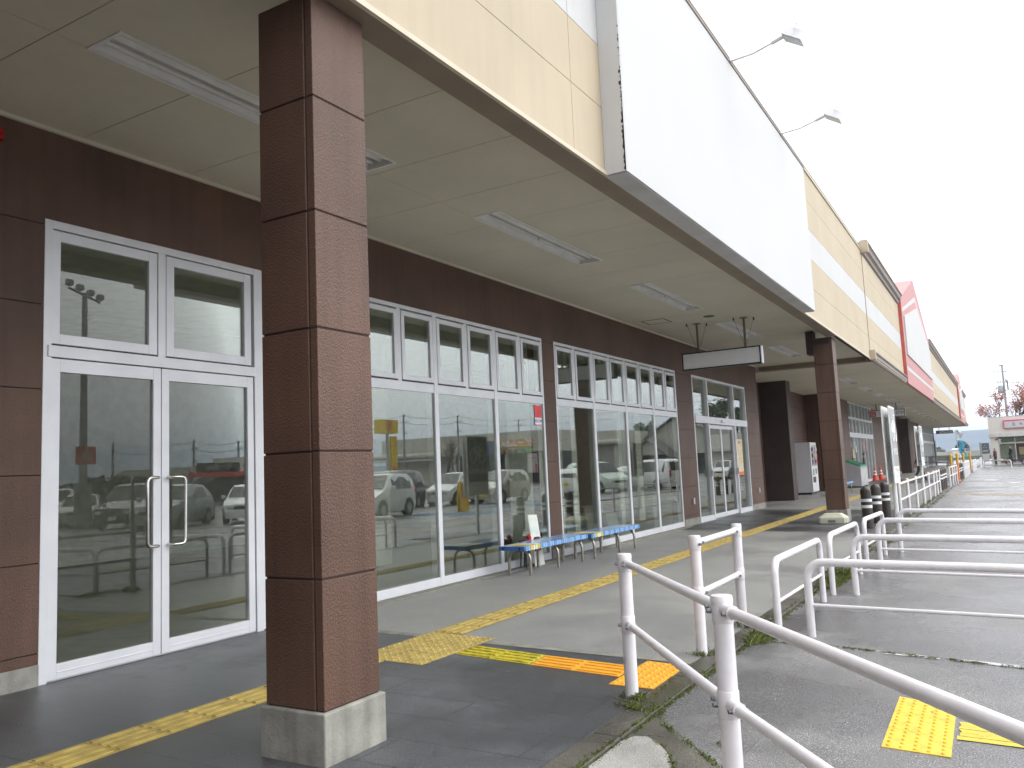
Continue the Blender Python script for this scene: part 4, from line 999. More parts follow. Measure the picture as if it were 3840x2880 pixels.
for k in range(5): m.add([(-5.66, 36.52+k*.395, 1.102), (-5.01, 36.52+k*.395, .845), (-5.0, 36.89+k*.395, .845), (-5.66, 36.89+k*.395, 1.102), (-5.64, 36.54+k*.395, 1.16), (-5.02, 36.54+k*.395, .91), (-5.02, 36.87+k*.395, .91), (-5.64, 36.87+k*.395, 1.16)],
    [(4, 5, 6, 7), (0, 1, 5, 4), (1, 2, 6, 5), (2, 3, 7, 6), (3, 0, 4, 7)])
m.build('lid', green, t, bevel=.01)
m = MB()
for k in range(5): m.box(-5.02, -5.012, 36.56+k*.395, 36.84+k*.395, .2, .75)
m.each('front_panel', mat('bin_front', (.55, .55, .56), .5), t)
m = MB()
for (a, b) in ((-5.8, 36.6), (-5.1, 36.6), (-5.8, 38.4), (-5.1, 38.4)): m.lathe((a, b, 0), [(.03, 0), (.03, .06)], 10)
m.each('castor', blk, t)
def cone(x, y, label):
    t = thing('traffic_cone', label, 'traffic cone', (x, y, 0), 'red and white traffic cones by the far pier')
    m = MB(); m.box(x-.18, x+.18, y-.18, y+.18, 0, .03); m.lathe((x, y, .03), [(.13, 0), (.035, .62), (.03, .64)], 16); m.build('body', mat('cone_red', (.75, .08, .03), .5), t, smooth=True)
    for z, r_ in ((.28, .092), (.43, .069)):
        m = MB(); m.lathe((x, y, z), [(r_+.003, 0), (r_-.012, .08)], 16); m.build('band', refl, t, smooth=True)
cone(-5.66, 46.0, 'left one of two red traffic cones with white bands'); cone(-5.52, 47.2, 'right one of two red traffic cones with white bands')
# trolley bay and blue bench by the far shop
t = thing('trolley_bay', 'dark metal trolley bay with parked trolleys outside the far shop', 'trolley bay', (-4.5, 74, 0))
m = MB()
for z in (.15, .55, 1.0): m.tube([(-5.4, 71, z), (-3.2, 71, z)], .02, 6); m.tube([(-3.2, 71, z), (-3.2, 77, z)], .02, 6); m.tube([(-5.4, 77, z), (-3.2, 77, z)], .02, 6)
for x, y in ((-5.4, 71), (-3.2, 71), (-3.2, 77), (-5.4, 77)): m.tube([(x, y, 0), (x, y, 1.05)], .03, 6)
m.build('rail', poleg, t)
for k in range(8):
    y = 71.6+k*.6; m = MB()
    m.tube([(-4.9, y, .95), (-3.6, y, .95)], .014, 5); m.tube([(-4.9, y, .5), (-3.6, y, .42)], .012, 5); m.tube([(-4.9, y, .95), (-4.9, y, .1)], .012, 5); m.tube([(-3.6, y, .95), (-3.7, y, .1)], .012, 5)
    for q in range(6): m.tube([(-4.8+.2*q, y, .94), (-4.8+.2*q, y, .46)], .006, 4)
    m.build('trolley', mat('trolley_grey', (.12, .12, .13), .5, metal=.5), t)

# ------------------------------------------------------------------ people
def person(name, label, joints, radii, edges, colf, loc, rz, hairv=None, s=1.0):
    me = bpy.data.meshes.new('p'); me.from_pydata([tuple(Vector(j)*s) for j in joints], edges, []); o = bpy.data.objects.new('p', me); COL.objects.link(o)
    o.modifiers.new('s', 'SKIN'); 
    for i, v in enumerate(me.skin_vertices[0].data): v.radius = (radii[i][0]*s, radii[i][1]*s); v.use_root = (i == 0)
    sb_ = o.modifiers.new('ss', 'SUBSURF'); sb_.levels = 2; sb_.render_levels = 2
    dg = bpy.context.evaluated_depsgraph_get(); dg.update()
    m2 = bpy.data.meshes.new_from_object(o.evaluated_get(dg)); bpy.data.objects.remove(o)
    m2.materials.clear(); mats = [skin, colf[0], colf[1], hair, blk]
    for m in mats: m2.materials.append(m)
    for p in m2.polygons: p.material_index = colf[2](p.center/s); p.use_smooth = True
    b = bpy.data.objects.new(name, m2); COL.objects.link(b); b.location = loc; b.rotation_euler = (0, 0, rz)
    tag(b, label, 'person')
    return b
def human(pose='stand'):
    # joints: pelvis root, spine, chest, neck, head; arms; legs. Facing +y
    J = [(0, 0, .95), (0, 0, 1.12), (0, 0, 1.34), (0, .01, 1.47), (0, .02, 1.58), (0, .03, 1.69),
         (-.17, 0, 1.40), (-.22, .0, 1.13), (-.23, .10, .90), (-.23, .14, .82),
         (.17, 0, 1.40), (.22, 0, 1.13), (.23, .10, .90), (.23, .14, .82),
         (-.09, 0, .90), (-.10, .02, .50), (-.10, -.02, .09), (-.11, .13, .04),
         (.09, 0, .90), (.10, .02, .50), (.10, -.02, .09), (.11, .13, .04)]
    if pose == 'walk':
        J[15] = (-.10, .16, .52); J[16] = (-.10, .30, .10); J[17] = (-.11, .44, .06)
        J[19] = (.10, -.06, .50); J[20] = (.10, -.32, .14); J[21] = (.11, -.22, .05)
        J[8] = (-.24, -.12, .90); J[9] = (-.24, -.14, .82); J[12] = (.24, .22, .95); J[13] = (.24, .27, .88)
    if pose == 'bend':
        for i in range(2, 14): x, y, z = J[i]; J[i] = (x, y+(z-.95)*.75, .95+(z-.95)*.72)
        J[8] = (-.2, .55, .95); J[9] = (-.2, .62, .88); J[12] = (.2, .58, .92); J[13] = (.2, .66, .85)
    Rr = [(.15, .11), (.13, .10), (.16, .11), (.055, .055), (.085, .10), (.07, .085),
          (.06, .06), (.045, .045), (.033, .033), (.035, .025), (.06, .06), (.045, .045), (.033, .033), (.035, .025),
          (.095, .095), (.062, .062), (.045, .045), (.04, .035), (.095, .095), (.062, .062), (.045, .045), (.04, .035)]
    Ed = [(0, 1), (1, 2), (2, 3), (3, 4), (4, 5), (2, 6), (6, 7), (7, 8), (8, 9), (2, 10), (10, 11), (11, 12), (12, 13), (0, 14), (14, 15), (15, 16), (16, 17), (0, 18), (18, 19), (19, 20), (20, 21)]
    return J, Rr, Ed
def mcol(c):
    if c.z > 1.63 or (c.z > 1.54 and c.y < -.01): return 3
    if c.z > 1.46: return 0
    if abs(c.x) > .19 and c.z < .88: return 0
    if c.z > .93: return 1
    if c.z < .09: return 4
    return 2
def mcolb(c):
    if c.y > .40 and c.z > 1.36: return 3
    if c.y > .36 and c.z > 1.20: return 0
    if c.z > .93: return 1
    if c.z < .09: return 4
    return 2
coat = mat('coat_grey', (.20, .22, .24), .8); navy = mat('coat_navy', (.03, .04, .08), .8); trou = mat('trousers_dark', (.03, .03, .035), .8); teal = mat('sleeve_dark', (.05, .06, .08), .8)
J, Rr, Ed = human(); person('person', 'person in grey jacket standing behind the green lidded recycling bins', J, Rr, Ed, (coat, trou, mcol), (-5.36, 40.3, 0), R(-80), s=.86)
J, Rr, Ed = human('walk'); pb = person('person', 'person in dark navy clothes walking beside the far bicycle sign', J, Rr, Ed, (navy, trou, mcol), (-3.22, 41.2, 0), R(-75), s=.95)
J, Rr, Ed = human('stand'); person('person', 'person in dark clothes standing at the window of the far white shop', J, Rr, Ed, (trou, navy, mcol), (.75, 86.0, -.1), R(120), s=1.0)
J, Rr, Ed = human('stand'); person('person', 'person in dark red top near the corner of the far white shop', J, Rr, Ed, (mat('top_maroon', (.10, .02, .04), .8), trou, mcol), (-.45, 84, -.1), R(60), s=.9)
J, Rr, Ed = human('walk'); person('person', 'person in dark coat crossing the car park, mirrored in the windows', J, Rr, Ed, (trou, trou, mcol), (6.2, 48.3, pz(6, 48)), R(160), s=1.0)

# ------------------------------------------------------------------ cars (mostly seen mirrored in the windows)
def car(label, paint, kind, x, y, rz, yellowplate=False):
    K = {'wagon': (3.4, 1.48, 1.62, [(0, .50, .50, .86), (.12, .78, .78, .96), (.55, .92, .94, 1), (.80, .98, 1.02, 1), (1.45, 1.0, 1.55, 1), (1.9, 1.0, 1.61, 1), (2.9, 1.0, 1.60, 1), (3.2, 1.0, 1.50, .99), (3.36, .97, 1.05, .95), (3.4, .5, .5, .92)], [(1.45, 2.15), (2.2, 2.95)]),
         'van': (4.7, 1.75, 1.85, [(0, .50, .50, .82), (.15, .80, .82, .94), (.7, 1.0, 1.04, 1), (1.0, 1.05, 1.12, 1), (1.8, 1.08, 1.74, 1), (2.4, 1.08, 1.83, 1), (4.1, 1.08, 1.82, 1), (4.5, 1.06, 1.70, .98), (4.67, 1.0, 1.1, .95), (4.7, .5, .5, .9)], [(1.85, 2.6), (2.68, 3.6), (3.68, 4.3)]),
         'suv': (4.5, 1.78, 1.68, [(0, .55, .55, .82), (.12, .86, .88, .93), (.8, 1.0, 1.02, 1), (1.25, 1.02, 1.06, 1), (1.95, 1.04, 1.58, 1), (2.4, 1.04, 1.66, 1), (3.6, 1.06, 1.62, 1), (4.25, 1.06, 1.40, .97), (4.46, 1.0, 1.06, .93), (4.5, .55, .55, .88)], [(1.8, 2.6), (2.68, 3.4), (3.48, 4.05)]),
         'hatch': (3.9, 1.68, 1.52, [(0, .48, .48, .82), (.12, .74, .75, .93), (.7, .90, .92, 1), (1.05, .93, .96, 1), (1.75, .95, 1.42, 1), (2.2, .96, 1.51, 1), (3.1, .97, 1.48, 1), (3.6, .98, 1.30, .97), (3.86, .93, 1.0, .93), (3.9, .5, .5, .88)], [(1.55, 2.3), (2.38, 3.25)])}[kind]
    L_, W_, H_, st, wins = K; t = thing('parked_car', label, 'car', (0, 0, 0), 'cars parked in the car park')
    hw = W_/2; m = MB(); rings = []
    for (sx, zb, zt, ws) in st:
        w_ = hw*ws; cab = zt-zb > .2; wt_ = w_*(.80 if cab else .93)
        zb_ = max(zb, .4)
        half = [(0, .22), (w_*.90, .22), (w_*.99, .42), (w_, (.42+zb_)/2), (w_*.985, zb_), (wt_+.03 if cab else w_*.95, zt-.10 if cab else zt-.005), (wt_*.93, zt-.015), (wt_*.5, zt+.012), (0, zt+.02)]
        rings.append([(sx, a, b) for a, b in half]+[(sx, -a, b) for a, b in half[1:-1]][::-1])
    n = len(rings[0]); vs = [p for r_ in rings for p in r_]; fs = []
    for i in range(len(rings)-1):
        for j in range(n): fs.append((i*n+j, i*n+(j+1) % n, (i+1)*n+(j+1) % n, (i+1)*n+j))
    fs.append(tuple(range(n))); fs.append(tuple(range((len(rings)-1)*n, len(rings)*n))[::-1])
    m.add(vs, fs); bo = m.build('body', paint, t, smooth=True)
    bv = bo.modifiers.new('b', 'BEVEL'); bv.width = .03; bv.segments = 2; bv.limit_method = 'ANGLE'; bv.angle_limit = R(35)
    def at(sx):
        for a, b in zip(st[:-1], st[1:]):
            if a[0] <= sx <= b[0]:
                u = (sx-a[0])/(b[0]-a[0]); return [a[i]+(b[i]-a[i])*u for i in range(4)]
    for sgn in (1, -1):
        m = MB()
        for (a, b) in wins:
            A_, B_ = at(a), at(b)
            def S(q, top):
                w_ = hw*q[3]; zb_ = q[1]+.03; zt_ = q[2]-.13
                return (q[0], sgn*((w_*.80+.03)*1+(.008) if top else w_*.985-.012+.012), zt_ if top else zb_)
            if A_[2]-A_[1] < .3: A0 = (A_[0]-.25, sgn*(hw*A_[3]*.985), A_[1]+.03)
            else: A0 = S(A_, False)
            m.add([A0, S(B_, False), S(B_, True), S(A_, True)], [(0, 1, 2, 3)])
        m.build('side_window', cglass, t)
        for xx in (L_*.19, L_*.80):
            w_ = MB(); yy = sgn*(hw-.10); w_.tube([(xx, yy-.10*sgn+0, .31), (xx, sgn*(hw+.005), .31)], .31, 22, 0); w_.tube([(xx, sgn*(hw+.004), .31), (xx, sgn*(hw+.012), .31)], .19, 10, 1)
            w_.build('wheel', [tyre, rim], t)
            m = MB(); m.tube([(xx, sgn*(hw-.02), .33), (xx, sgn*(hw+.002), .33)], .36, 22); m.build('wheel_arch', blk, t)
        m = MB(); m.box(-.01, .22, sgn*(hw*.62)-.14, sgn*(hw*.62)+.14, .60, .74); m.build('headlight', lampc, t, bevel=.03)
        m = MB(); m.box(L_-.12, L_+.005, sgn*(hw*.84)-.07, sgn*(hw*.84)+.07, .75, 1.15); m.build('tail_light', lampr, t, bevel=.02)
        m = MB(); m.box(at(1.3)[0]-.05, 1.38, sgn*hw, sgn*(hw+.16), at(1.4)[1]+.02, at(1.4)[1]+.17); m.build('door_mirror', paint, t, bevel=.03)
    # windscreen and rear window
    ci = [i for i in range(len(st)-1) if st[i+1][2]-st[i][2] > .35][0]; a, b = st[ci], st[ci+1]
    d = Vector((b[0]-a[0], 0, b[2]-a[2])).normalized(); nn = Vector((-d.z, 0, d.x))*.012
    pa, pb = Vector((a[0], 0, a[2]))+d*.06+nn, Vector((b[0], 0, b[2]))-d*.02+nn
    m = MB(); wa, wb = hw*.86, hw*.72; m.add([(pa.x, -wa, pa.z+.02), (pa.x, wa, pa.z+.02), (pb.x, wb, pb.z+.02), (pb.x, -wb, pb.z+.02)], [(0, 1, 2, 3)]); m.build('windscreen', cglass, t)
    a, b = st[-3], st[-2]; d = Vector((b[0]-a[0], 0, b[2]-a[2])).normalized(); nn = Vector((-d.z, 0, d.x))*.014
    if nn.x < 0: nn = -nn
    pa, pb = Vector((a[0], 0, a[2]))+d*.06+nn, Vector((b[0], 0, b[2]))-d*.04+nn
    m = MB(); m.add([(pb.x, -hw*.75, pb.z), (pb.x, hw*.75, pb.z), (pa.x, hw*.66, pa.z), (pa.x, -hw*.66, pa.z)], [(0, 1, 2, 3)]); m.build('rear_window', cglass, t)
    m = MB(); m.box(-.02, .01, -.17, .17, .36, .52, 0); m.box(L_-.01, L_+.02, -.17, .17, .62, .78, 0); m.build('number_plate', plate_y if yellowplate else plate_w, t)
    m = MB(); m.box(-.012, .1, -hw*.42, hw*.42, .58, .70); m.build('grille', blk, t)
    t.location = (x, y, pz(x, y)); t.rotation_euler = (0, 0, rz)
    return t
pw_ = mat('paint_white', (.70, .71, .71), .25, coat=.6, namt=.01); ps_ = mat('paint_silver', (.42, .43, .44), .28, metal=.6, coat=.6, namt=.02); pk_ = mat('paint_black', (.02, .02, .023), .2, coat=.8, namt=.02)
pb_ = mat('paint_beige', (.45, .43, .38), .3, metal=.4, coat=.6, namt=.02); pn_ = mat('paint_navy', (.02, .03, .05), .2, coat=.8); pg_ = mat('paint_mint', (.50, .60, .52), .3, coat=.5)
# row nearest the shop (x about 5 to 9), facing the shop (+x is the rear -> rz 0 puts the nose at low x)
car('white tall wagon parked nearest the shop, mirrored beside the near pillar', pw_, 'wagon', 8.35, 22.5, R(79))
car('dark wagon parked behind the white tall wagon', pn_, 'van', 13.2, 28.4, R(80))
car('white small off roader mirrored left of the bicycle sign', pw_, 'wagon', 12.4, 33.0, R(85), True)
car('silver grey wagon with yellow plate mirrored in the third pane', pb_, 'wagon', 10.4, 34.0, R(92), True)
car('white hatchback seen from behind, mirrored beside the brown pier', pw_, 'hatch', 9.2, 42.6, R(-103), True)
car('white hatchback with red tail light mirrored above the farther bench', pw_, 'hatch', 14.0, 40.6, R(-95))
car('mint green light van mirrored in the second window', pg_, 'van', 7.6, 44.5, R(30))
car('white van seen from behind, mirrored in the second window', pw_, 'van', 9.3, 48.4, R(200))
car('white car with bright bonnet mirrored beside the brown pier', pw_, 'hatch', 7.6, 52.0, R(10))
car('dark wagon mirrored in the sliding entrance', pk_, 'suv', 8.2, 58.0, R(60))
car('small white truck like wagon mirrored in the sliding entrance', pw_, 'wagon', 9.3, 70.0, R(90), True)
# second row mirrored in the glass door
car('silver estate car mirrored in the right door pane', ps_, 'suv', 15.5, 19.4, R(58))
car('white hatchback with sporty grille at the right door pane edge', pw_, 'hatch', 14.2, 22.6, R(48))
car('dark car behind the silver estate, mirrored in the right door pane', pk_, 'hatch', 20.5, 25.5, R(25))
car('black people carrier mirrored in the left door pane', pk_, 'van', 19.9, 20.8, R(56))
car('cream small car mirrored at the left of the door', pb_, 'hatch', 24.8, 22.3, R(38), True)
car('white people carrier mirrored at the far left of the door', pw_, 'van', 31.5, 25.0, R(40))
car('white wagon in the rear row of the car park', pw_, 'wagon', 13.5, 30.8, R(70))
# ------------------------------------------------------------------ trees and poles
def tree(name, label, x, y, z0, h, seed, leafm, spread=.45, leaves=500, ls=.10, group=None, bare=0):
    random.seed(seed); t = thing(name, label, 'tree', (x, y, z0), group); tr = MB(); lf = MB(); tips = []
    def grow(p, d, L_, r, lvl):
        pts = [p]; q = p.copy(); dd = d.copy()
        for k in range(3):
            dd = (dd+Vector((random.gauss(0, .13), random.gauss(0, .13), random.gauss(.04, .06)))).normalized(); q = q+dd*L_/3; pts.append(q.copy())
        tr.tube(pts, [r, r*.85, r*.7, r*.55], 6, caps=False)
        if lvl == 0: tips.extend(pts[1:]); return
        for k in range(random.choice((3, 4)) if lvl > 1 else 3):
            a = random.uniform(0, 2*PI); sp = random.uniform(.35, .9)*spread*2
            nd = (dd+Vector((math.cos(a)*sp, math.sin(a)*sp, random.uniform(-.1, .3)))).normalized()
            grow(pts[random.choice((2, 3))], nd, L_*random.uniform(.6, .78), r*.55, lvl-1)
    grow(Vector((x, y, z0)), Vector((0, 0, 1)), h*.36, h*.022, 4)
    for _ in range(leaves):
        p = random.choice(tips)+Vector((random.gauss(0, h*.025), random.gauss(0, h*.025), random.gauss(0, h*.02)))
        u = Vector((random.gauss(0, 1), random.gauss(0, 1), random.gauss(0, .6))).normalized(); v = u.cross(Vector((random.gauss(0, 1), random.gauss(0, 1), random.gauss(0, 1)))).normalized()
        s_ = ls*random.uniform(.5, 1.2); lf.add([p-u*s_, p-v*s_*.6, p+u*s_, p+v*s_*.6], [(0, 1, 2, 3)], random.randrange(len(leafm)))
    tr.build('trunk', bark, t); lf.build('crown', leafm, t)
    return t
lr = [mat('leaf_rust', (.40, .16, .12), .8), mat('leaf_brown', (.34, .19, .11), .8), mat('leaf_rose', (.46, .22, .20), .8)]
lg_ = [mat('leaf_deep_green', (.045, .075, .025), .8), mat('leaf_mid_green', (.08, .12, .04), .8), mat('leaf_olive', (.11, .12, .05), .8)]
tree('cherry_tree', 'sparse rust leaved tree rising left of the far white shop roof', .3, 104, -.1, 9.6, 3, lr, leaves=3600, ls=.12)
tree('cherry_tree', 'sparse rust leaved tree at the right edge behind the far shop roof', 6.3, 110, -.1, 9.0, 8, lr, leaves=3000, ls=.12)
tree('cherry_tree', 'low bare tree beside the end of the long building', -7.8, 112, -.1, 5.5, 12, lr, leaves=260, ls=.10)
tree('broadleaf_tree', 'green leafy tree mirrored in the transom of the sliding entrance', 30, 152, -.5, 14, 31, lg_, leaves=3000, ls=.3)
tree('broadleaf_tree', 'yellow green tree mirrored above the gabled house', 48, 150, -.5, 11, 33, lg_, leaves=2400, ls=.24)
tree('bare_tree', 'leafless tree mirrored behind the yellow sign', 44, 78, -.5, 7, 35, lr, leaves=120, ls=.1)
# hedges and bushes across the car park (mirrored behind the cars)
random.seed(77)
def bush(x, y, z0, rx, ry, rz, label, n=900, ls=.12, lm=None, name='bush', cat='bush', lift=0):
    m = MB()
    for _ in range(n):
        while True:
            a = Vector((random.uniform(-1, 1), random.uniform(-1, 1), random.uniform(0, 1)))
            if .35 < a.length < 1+.12*math.sin(a.x*9)*math.cos(a.y*7): break
        p = Vector((x+a.x*rx, y+a.y*ry, z0+a.z*rz)); u = Vector((random.gauss(0, 1), random.gauss(0, 1), random.gauss(0, 1))).normalized(); v = u.cross(Vector((.3, .5, .8))).normalized()
        s_ = ls*random.uniform(.5, 1.3); m.add([p-u*s_, p-v*s_*.7, p+u*s_, p+v*s_*.7], [(0, 1, 2, 3)], random.randrange(3))
    for v in m.v: v.z += lift
    t = thing(name, label, cat, (x, y, z0)); m.build('foliage' if name == 'bush' else 'crown', lm or lg_, t)
    m2 = MB(); m2.tube([(x, y, z0-.1), (x, y, z0+lift+rz*.5)], .08+.1*lift, 6); m2.build('stem' if name == 'bush' else 'trunk', bark, t)
bush(-11.6, 330, -.7, 2.3, 2.3, 4.6, 'round dark tree standing in the fields before the blue hills', 1800, .3, name='broadleaf_tree', cat='tree', lift=1.1)
bush(-20.5, 345, -.7, 3.4, 3, 3.2, 'wide low dark tree in the fields left of the round tree', 1800, .3, name='broadleaf_tree', cat='tree', lift=.6)
dk = [mat('hedge_dark', (.03, .032, .022), .9), mat('hedge_brown', (.05, .042, .03), .9), mat('hedge_grey', (.06, .058, .045), .9)]
for k in range(7): bush(40+k*9, 32+k*7.5, -.4, 6.5, 4.5, 2.1+.5*(k % 3), 'dark hedge clump mirrored beyond the parked cars, number %s from the mast' % ['one', 'two', 'three', 'four', 'five', 'six', 'seven'][k], 1500, .22, dk)
def lamp_mast(x, y, label):
    t = thing('flood_mast', label, 'light mast', (x, y, -.3))
    m = MB(); m.lathe((x, y, -.3), [(.19, 0), (.11, 10.6)], 14); m.build('mast', poleg, t, smooth=True)
    m = MB(); m.tube([(x-.9, y-1.3, 10.2), (x+.9, y+1.3, 10.2)], .06, 8); m.build('cross_arm', poleg, t)
    for k in (-1.0, -.35, .35, 1.0):
        m = MB(); cx, cy = x+.9*k, y+1.3*k; m.box(cx-.16, cx+.10, cy-.15, cy+.15, 10.3, 10.58); m.build('lamp_head', poleg, t, bevel=.05)
    m = MB(); m.box(x-.25, x-.14, y-.45, y+.45, 2.45, 3.25, 0); sg = m.build('sign', [mat('sign_red', (.55, .03, .04), .5)], t)
    text_mesh('A', .82, whiteb, 'lettering', sg, face_mat((x-.262, y, 2.85), (0, -1, 0), (0, 0, 1)))
    m = MB(); m.lathe((x, y, -.3), [(.36, 0), (.36, 1.9)], 14); m.build('collar', concrete, t, smooth=True)
lamp_mast(24.0, 22.1, 'tall four lamp mast with red A sign, mirrored in the left door pane')
def upole(x, y, h, label, arms=True, tr_=True):
    t = thing('utility_pole', label, 'utility pole', (x, y, -.4), 'concrete utility poles')
    m = MB(); m.lathe((x, y, -.4), [(.17, 0), (.10, h+.4)], 12); m.build('pole', polec, t, smooth=True)
    m = MB()
    for z, w_ in ((h-.15, .25), (h-.9, .95), (h-2.2, .7)):
        m.tube([(x-w_, y-w_*.3, z), (x+w_*.4, y+w_*.15, z)], .045, 6)
        for q in (-w_, -w_*.5, w_*.35): m.lathe((x+q, y+q*.3, z), [(.05, 0), (.06, .1), (.03, .2)], 8)
    m.build('cross_arm', poleg, t)
    if tr_:
        m = MB(); m.lathe((x-.42, y-.1, h-3.6), [(.28, 0), (.3, .05), (.3, .9), (.22, 1.0)], 14); m.build('transformer', poleg, t, smooth=True)
        m = MB()
        for k in range(7): m.tube([(x+.12+.05*k, y, h-1.8-.12*k), (x+.45, y+.1, h-2.0-.15*k), (x+.35, y, h-2.7-.12*k)], .03, 5)
        m.build('cable_coil', wirem, t)
    return (x, y, h)
p1 = upole(1.10, 120, 11.9, 'utility pole with transformer behind the far white shop')
def wires(label, ends, sag=.5, r=.02):
    m = MB()
    for (a, b) in ends:
        a, b = Vector(a), Vector(b); m.tube([a.lerp(b, k/12)-Vector((0, 0, sag*4*(k/12)*(1-k/12))) for k in range(13)], r, 4)
    tag(m.build('power_line', wirem), label, 'power line')
wires('thin power lines running from the far utility pole across the white sky', [((1.1, 120, 11.75), (-30, 112, 13.5)), ((.5, 120, 9.9), (-30, 112, 10.6)), ((.5, 120, 9.6), (-30, 112, 10.2)), ((.6, 120, 8.9), (-30, 112, 9.1)), ((1.1, 120, 11.75), (40, 124, 11.8)), ((1.4, 120, 9.9), (40, 124, 11.4)), ((1.4, 120, 9.6), (40, 124, 8.9))], .3, .018)
pp = [upole(60, 47.4, 5.6, 'utility pole mirrored right of the mast', tr_=False), upole(60, 56.4, 5.9, 'utility pole mirrored over the red banded shop', tr_=False), upole(60, 62.2, 5.9, 'utility pole mirrored at the right edge of the door', tr_=False),
      upole(48, 76, 8.4, 'utility pole mirrored right of the yellow sign', tr_=False), upole(52, 93, 9.2, 'utility pole mirrored behind the rounded canopy', tr_=False), upole(54, 113, 9.4, 'utility pole mirrored above the game shop banner', tr_=False)]
wires('power lines strung between the poles across the car park', [((a[0], a[1], a[2]-dz), (b[0], b[1], b[2]-dz)) for a, b in zip(pp[:-1], pp[1:]) for dz in (.1, .9)]+[((54, 113, 9.3), (30, 150, 13)), ((54, 113, 8.4), (30, 150, 11.5))], .35, .022)

# ------------------------------------------------------------------ far white shop with red-edged sign
cr = mat('shop_cream', (.66, .64, .58), .7, namt=.02)
t = thing('white_shop', 'white flat roofed shop with red edged sign facing the camera at the far right', 'building', (6, 92, -.1))
Y = 88.0
m = MB(); m.box(-.80, 16, Y, Y+14, 2.45, 4.25, 0); m.build('parapet', cr, t)
m = MB(); m.box(-.83, 16, Y-.02, Y+13.9, 4.25, 4.31); m.build('coping', whiteb, t)
m = MB(); m.box(-.70, 16, Y-.12, Y-.001, 2.45, 2.78); m.build('band', mat('band_pale', (.58, .57, .54), .6), t)
m = MB(); m.box(-.78, -.12, Y+.05, Y+13.5, -.2, 2.45, 0); m.box(-.12, 16, Y+.9, Y+13, -.2, .12, 0); m.box(.1, 16, Y+1.0, Y+13, .1, 2.45, 0); m.build('wall', cr, t)
m = MB()
for x0 in (-.10, 1.20, 2.5, 3.8, 5.1, 6.4, 7.7): m.box(x0-.04, x0+.04, Y+.55, Y+.65, -.1, 2.44)
m.box(-.1, 12, Y+.551, Y+.649, 1.80, 1.93); m.box(-.1, 12, Y+.551, Y+.649, -.1, .05)
wf = m.build('window', whiteb, t)
m = MB(); m.box(-.1, 12, Y+.62, Y+.63, 0, 2.44); m.build('pane', glass, wf)
m = MB()
m.box(-.05, 1.14, Y+.70, Y+.72, .45, 1.78, 0); m.box(-.05, 12, Y+.69, Y+.695, .05, .20, 1); m.box(.3, 1.1, Y+.68, Y+.685, .22, .42, 2); m.box(1.45, 2.05, Y+.68, Y+.69, .75, 1.45, 3); m.box(1.3, 2.3, Y+.68, Y+.685, .22, .45, 2); m.box(1.5, 1.66, Y+.675, Y+.68, .26, .38, 4); m.box(1.25, 12, Y+.80, Y+.82, .45, 1.78, 5)
m.build('window_film', [mat('film_sage', (.42, .45, .36), .6), mat('film_red', (.60, .20, .24), .5), mat('film_lime', (.55, .62, .38), .6), mat('film_cream', (.70, .60, .38), .6), mat('film_blue', (.1, .3, .55), .5), mat('film_maroon', (.20, .10, .11), .5)], wf)
m = MB(); m.box(.42, 7, Y-.20, Y-.001, 3.18, 3.96, 0); sg = m.build('sign', [mat('shop_sign_red', (.60, .10, .20), .5)], t)
m = MB(); m.prism([(.50, 3.80), (.50, 3.24), (6.9, 3.24), (6.9, 3.93)], 'y', Y-.21, Y-.199); m.build('sign_face', whiteb, sg)
text_mesh('R', .48, mat('ink_blue', (.12, .25, .42), .5), 'lettering', sg, face_mat((1.25, Y-.225, 3.52), (1, 0, 0), (0, 0, 1)))
strokes(7, 2.6, .34, mat('ink_blue', (.12, .25, .42), .5), 'lettering', sg, face_mat((2.95, Y-.225, 3.50), (1, 0, 0), (0, 0, 1)))
m = MB(); m.lathe((-.22, Y-.02, 2.2), [(.05, 0), (.11, .02), (.11, .12), (.04, .14)], 10); m.build('red_lamp', mat('lamp_red', (.4, .03, .02), .4), t)
m = MB(); m.box(-.62, -.42, Y+.03, Y+.049, .85, 1.25); m.build('wall_box', mat('wall_box_grey', (.45, .42, .40), .6), t)
# motorbike in front of it
t = thing('motorbike', 'dark parked motor scooter before the window of the far white shop', 'motorbike', (1.1, 86, -.1))
m = MB()
for xx in (.55, 1.75): m.tube([(xx+.26*math.cos(a*PI/8), 86, .18+.26*math.sin(a*PI/8)) for a in range(16)], .05, 6, closed=True)
m.build('wheel', tyre, t)
m = MB(); m.prism([(.5, .3), (.65, .75), (.75, .78), (.82, .4), (1.2, .35), (1.35, .62), (1.9, .62), (1.85, .4), (1.6, .25), (.8, .2)], 'y', 85.88, 86.12); m.build('body', pk_, t, bevel=.03)
m = MB(); m.tube([(.66, 85.7, .85), (.62, 86, .82), (.66, 86.3, .85)], .02, 6); m.build('handlebar', blk, t)
# dark board sign by the corner, blue banner, small post
t = thing('notice_board', 'dark notice board with white emblem and pale panel beside the far shop', 'sign', (-1.25, 80, -.1))
m = MB(); m.box(-1.52, -1.38, 80, 80.12, -.1, 1.95); m.build('post', mat('post_greygreen', (.30, .34, .33), .6), t)
m = MB(); m.box(-1.36, -.80, 80.0, 80.1, 1.0, 1.9, 0); m.build('board', mat('board_slate', (.12, .13, .14), .5), t)
m = MB(); m.box(-1.34, -.86, 79.985, 79.999, .35, 1.0, 0); m.box(-1.33, -.93, 79.985, 79.999, 1.2, 1.28, 0)
for a in (0, 1, 2): m.lathe((-1.13+.1*math.cos(a*2.09+1.57), 79.99, 1.58+.1*math.sin(a*2.09+1.57)), [(.05, -.02), (.05, .02)], 8)
m.each('print', whiteb, t)
t = thing('banner_flag', 'pale and sky blue upright banner flag at the end of the walkway', 'banner', (-2.5, 62, 0))
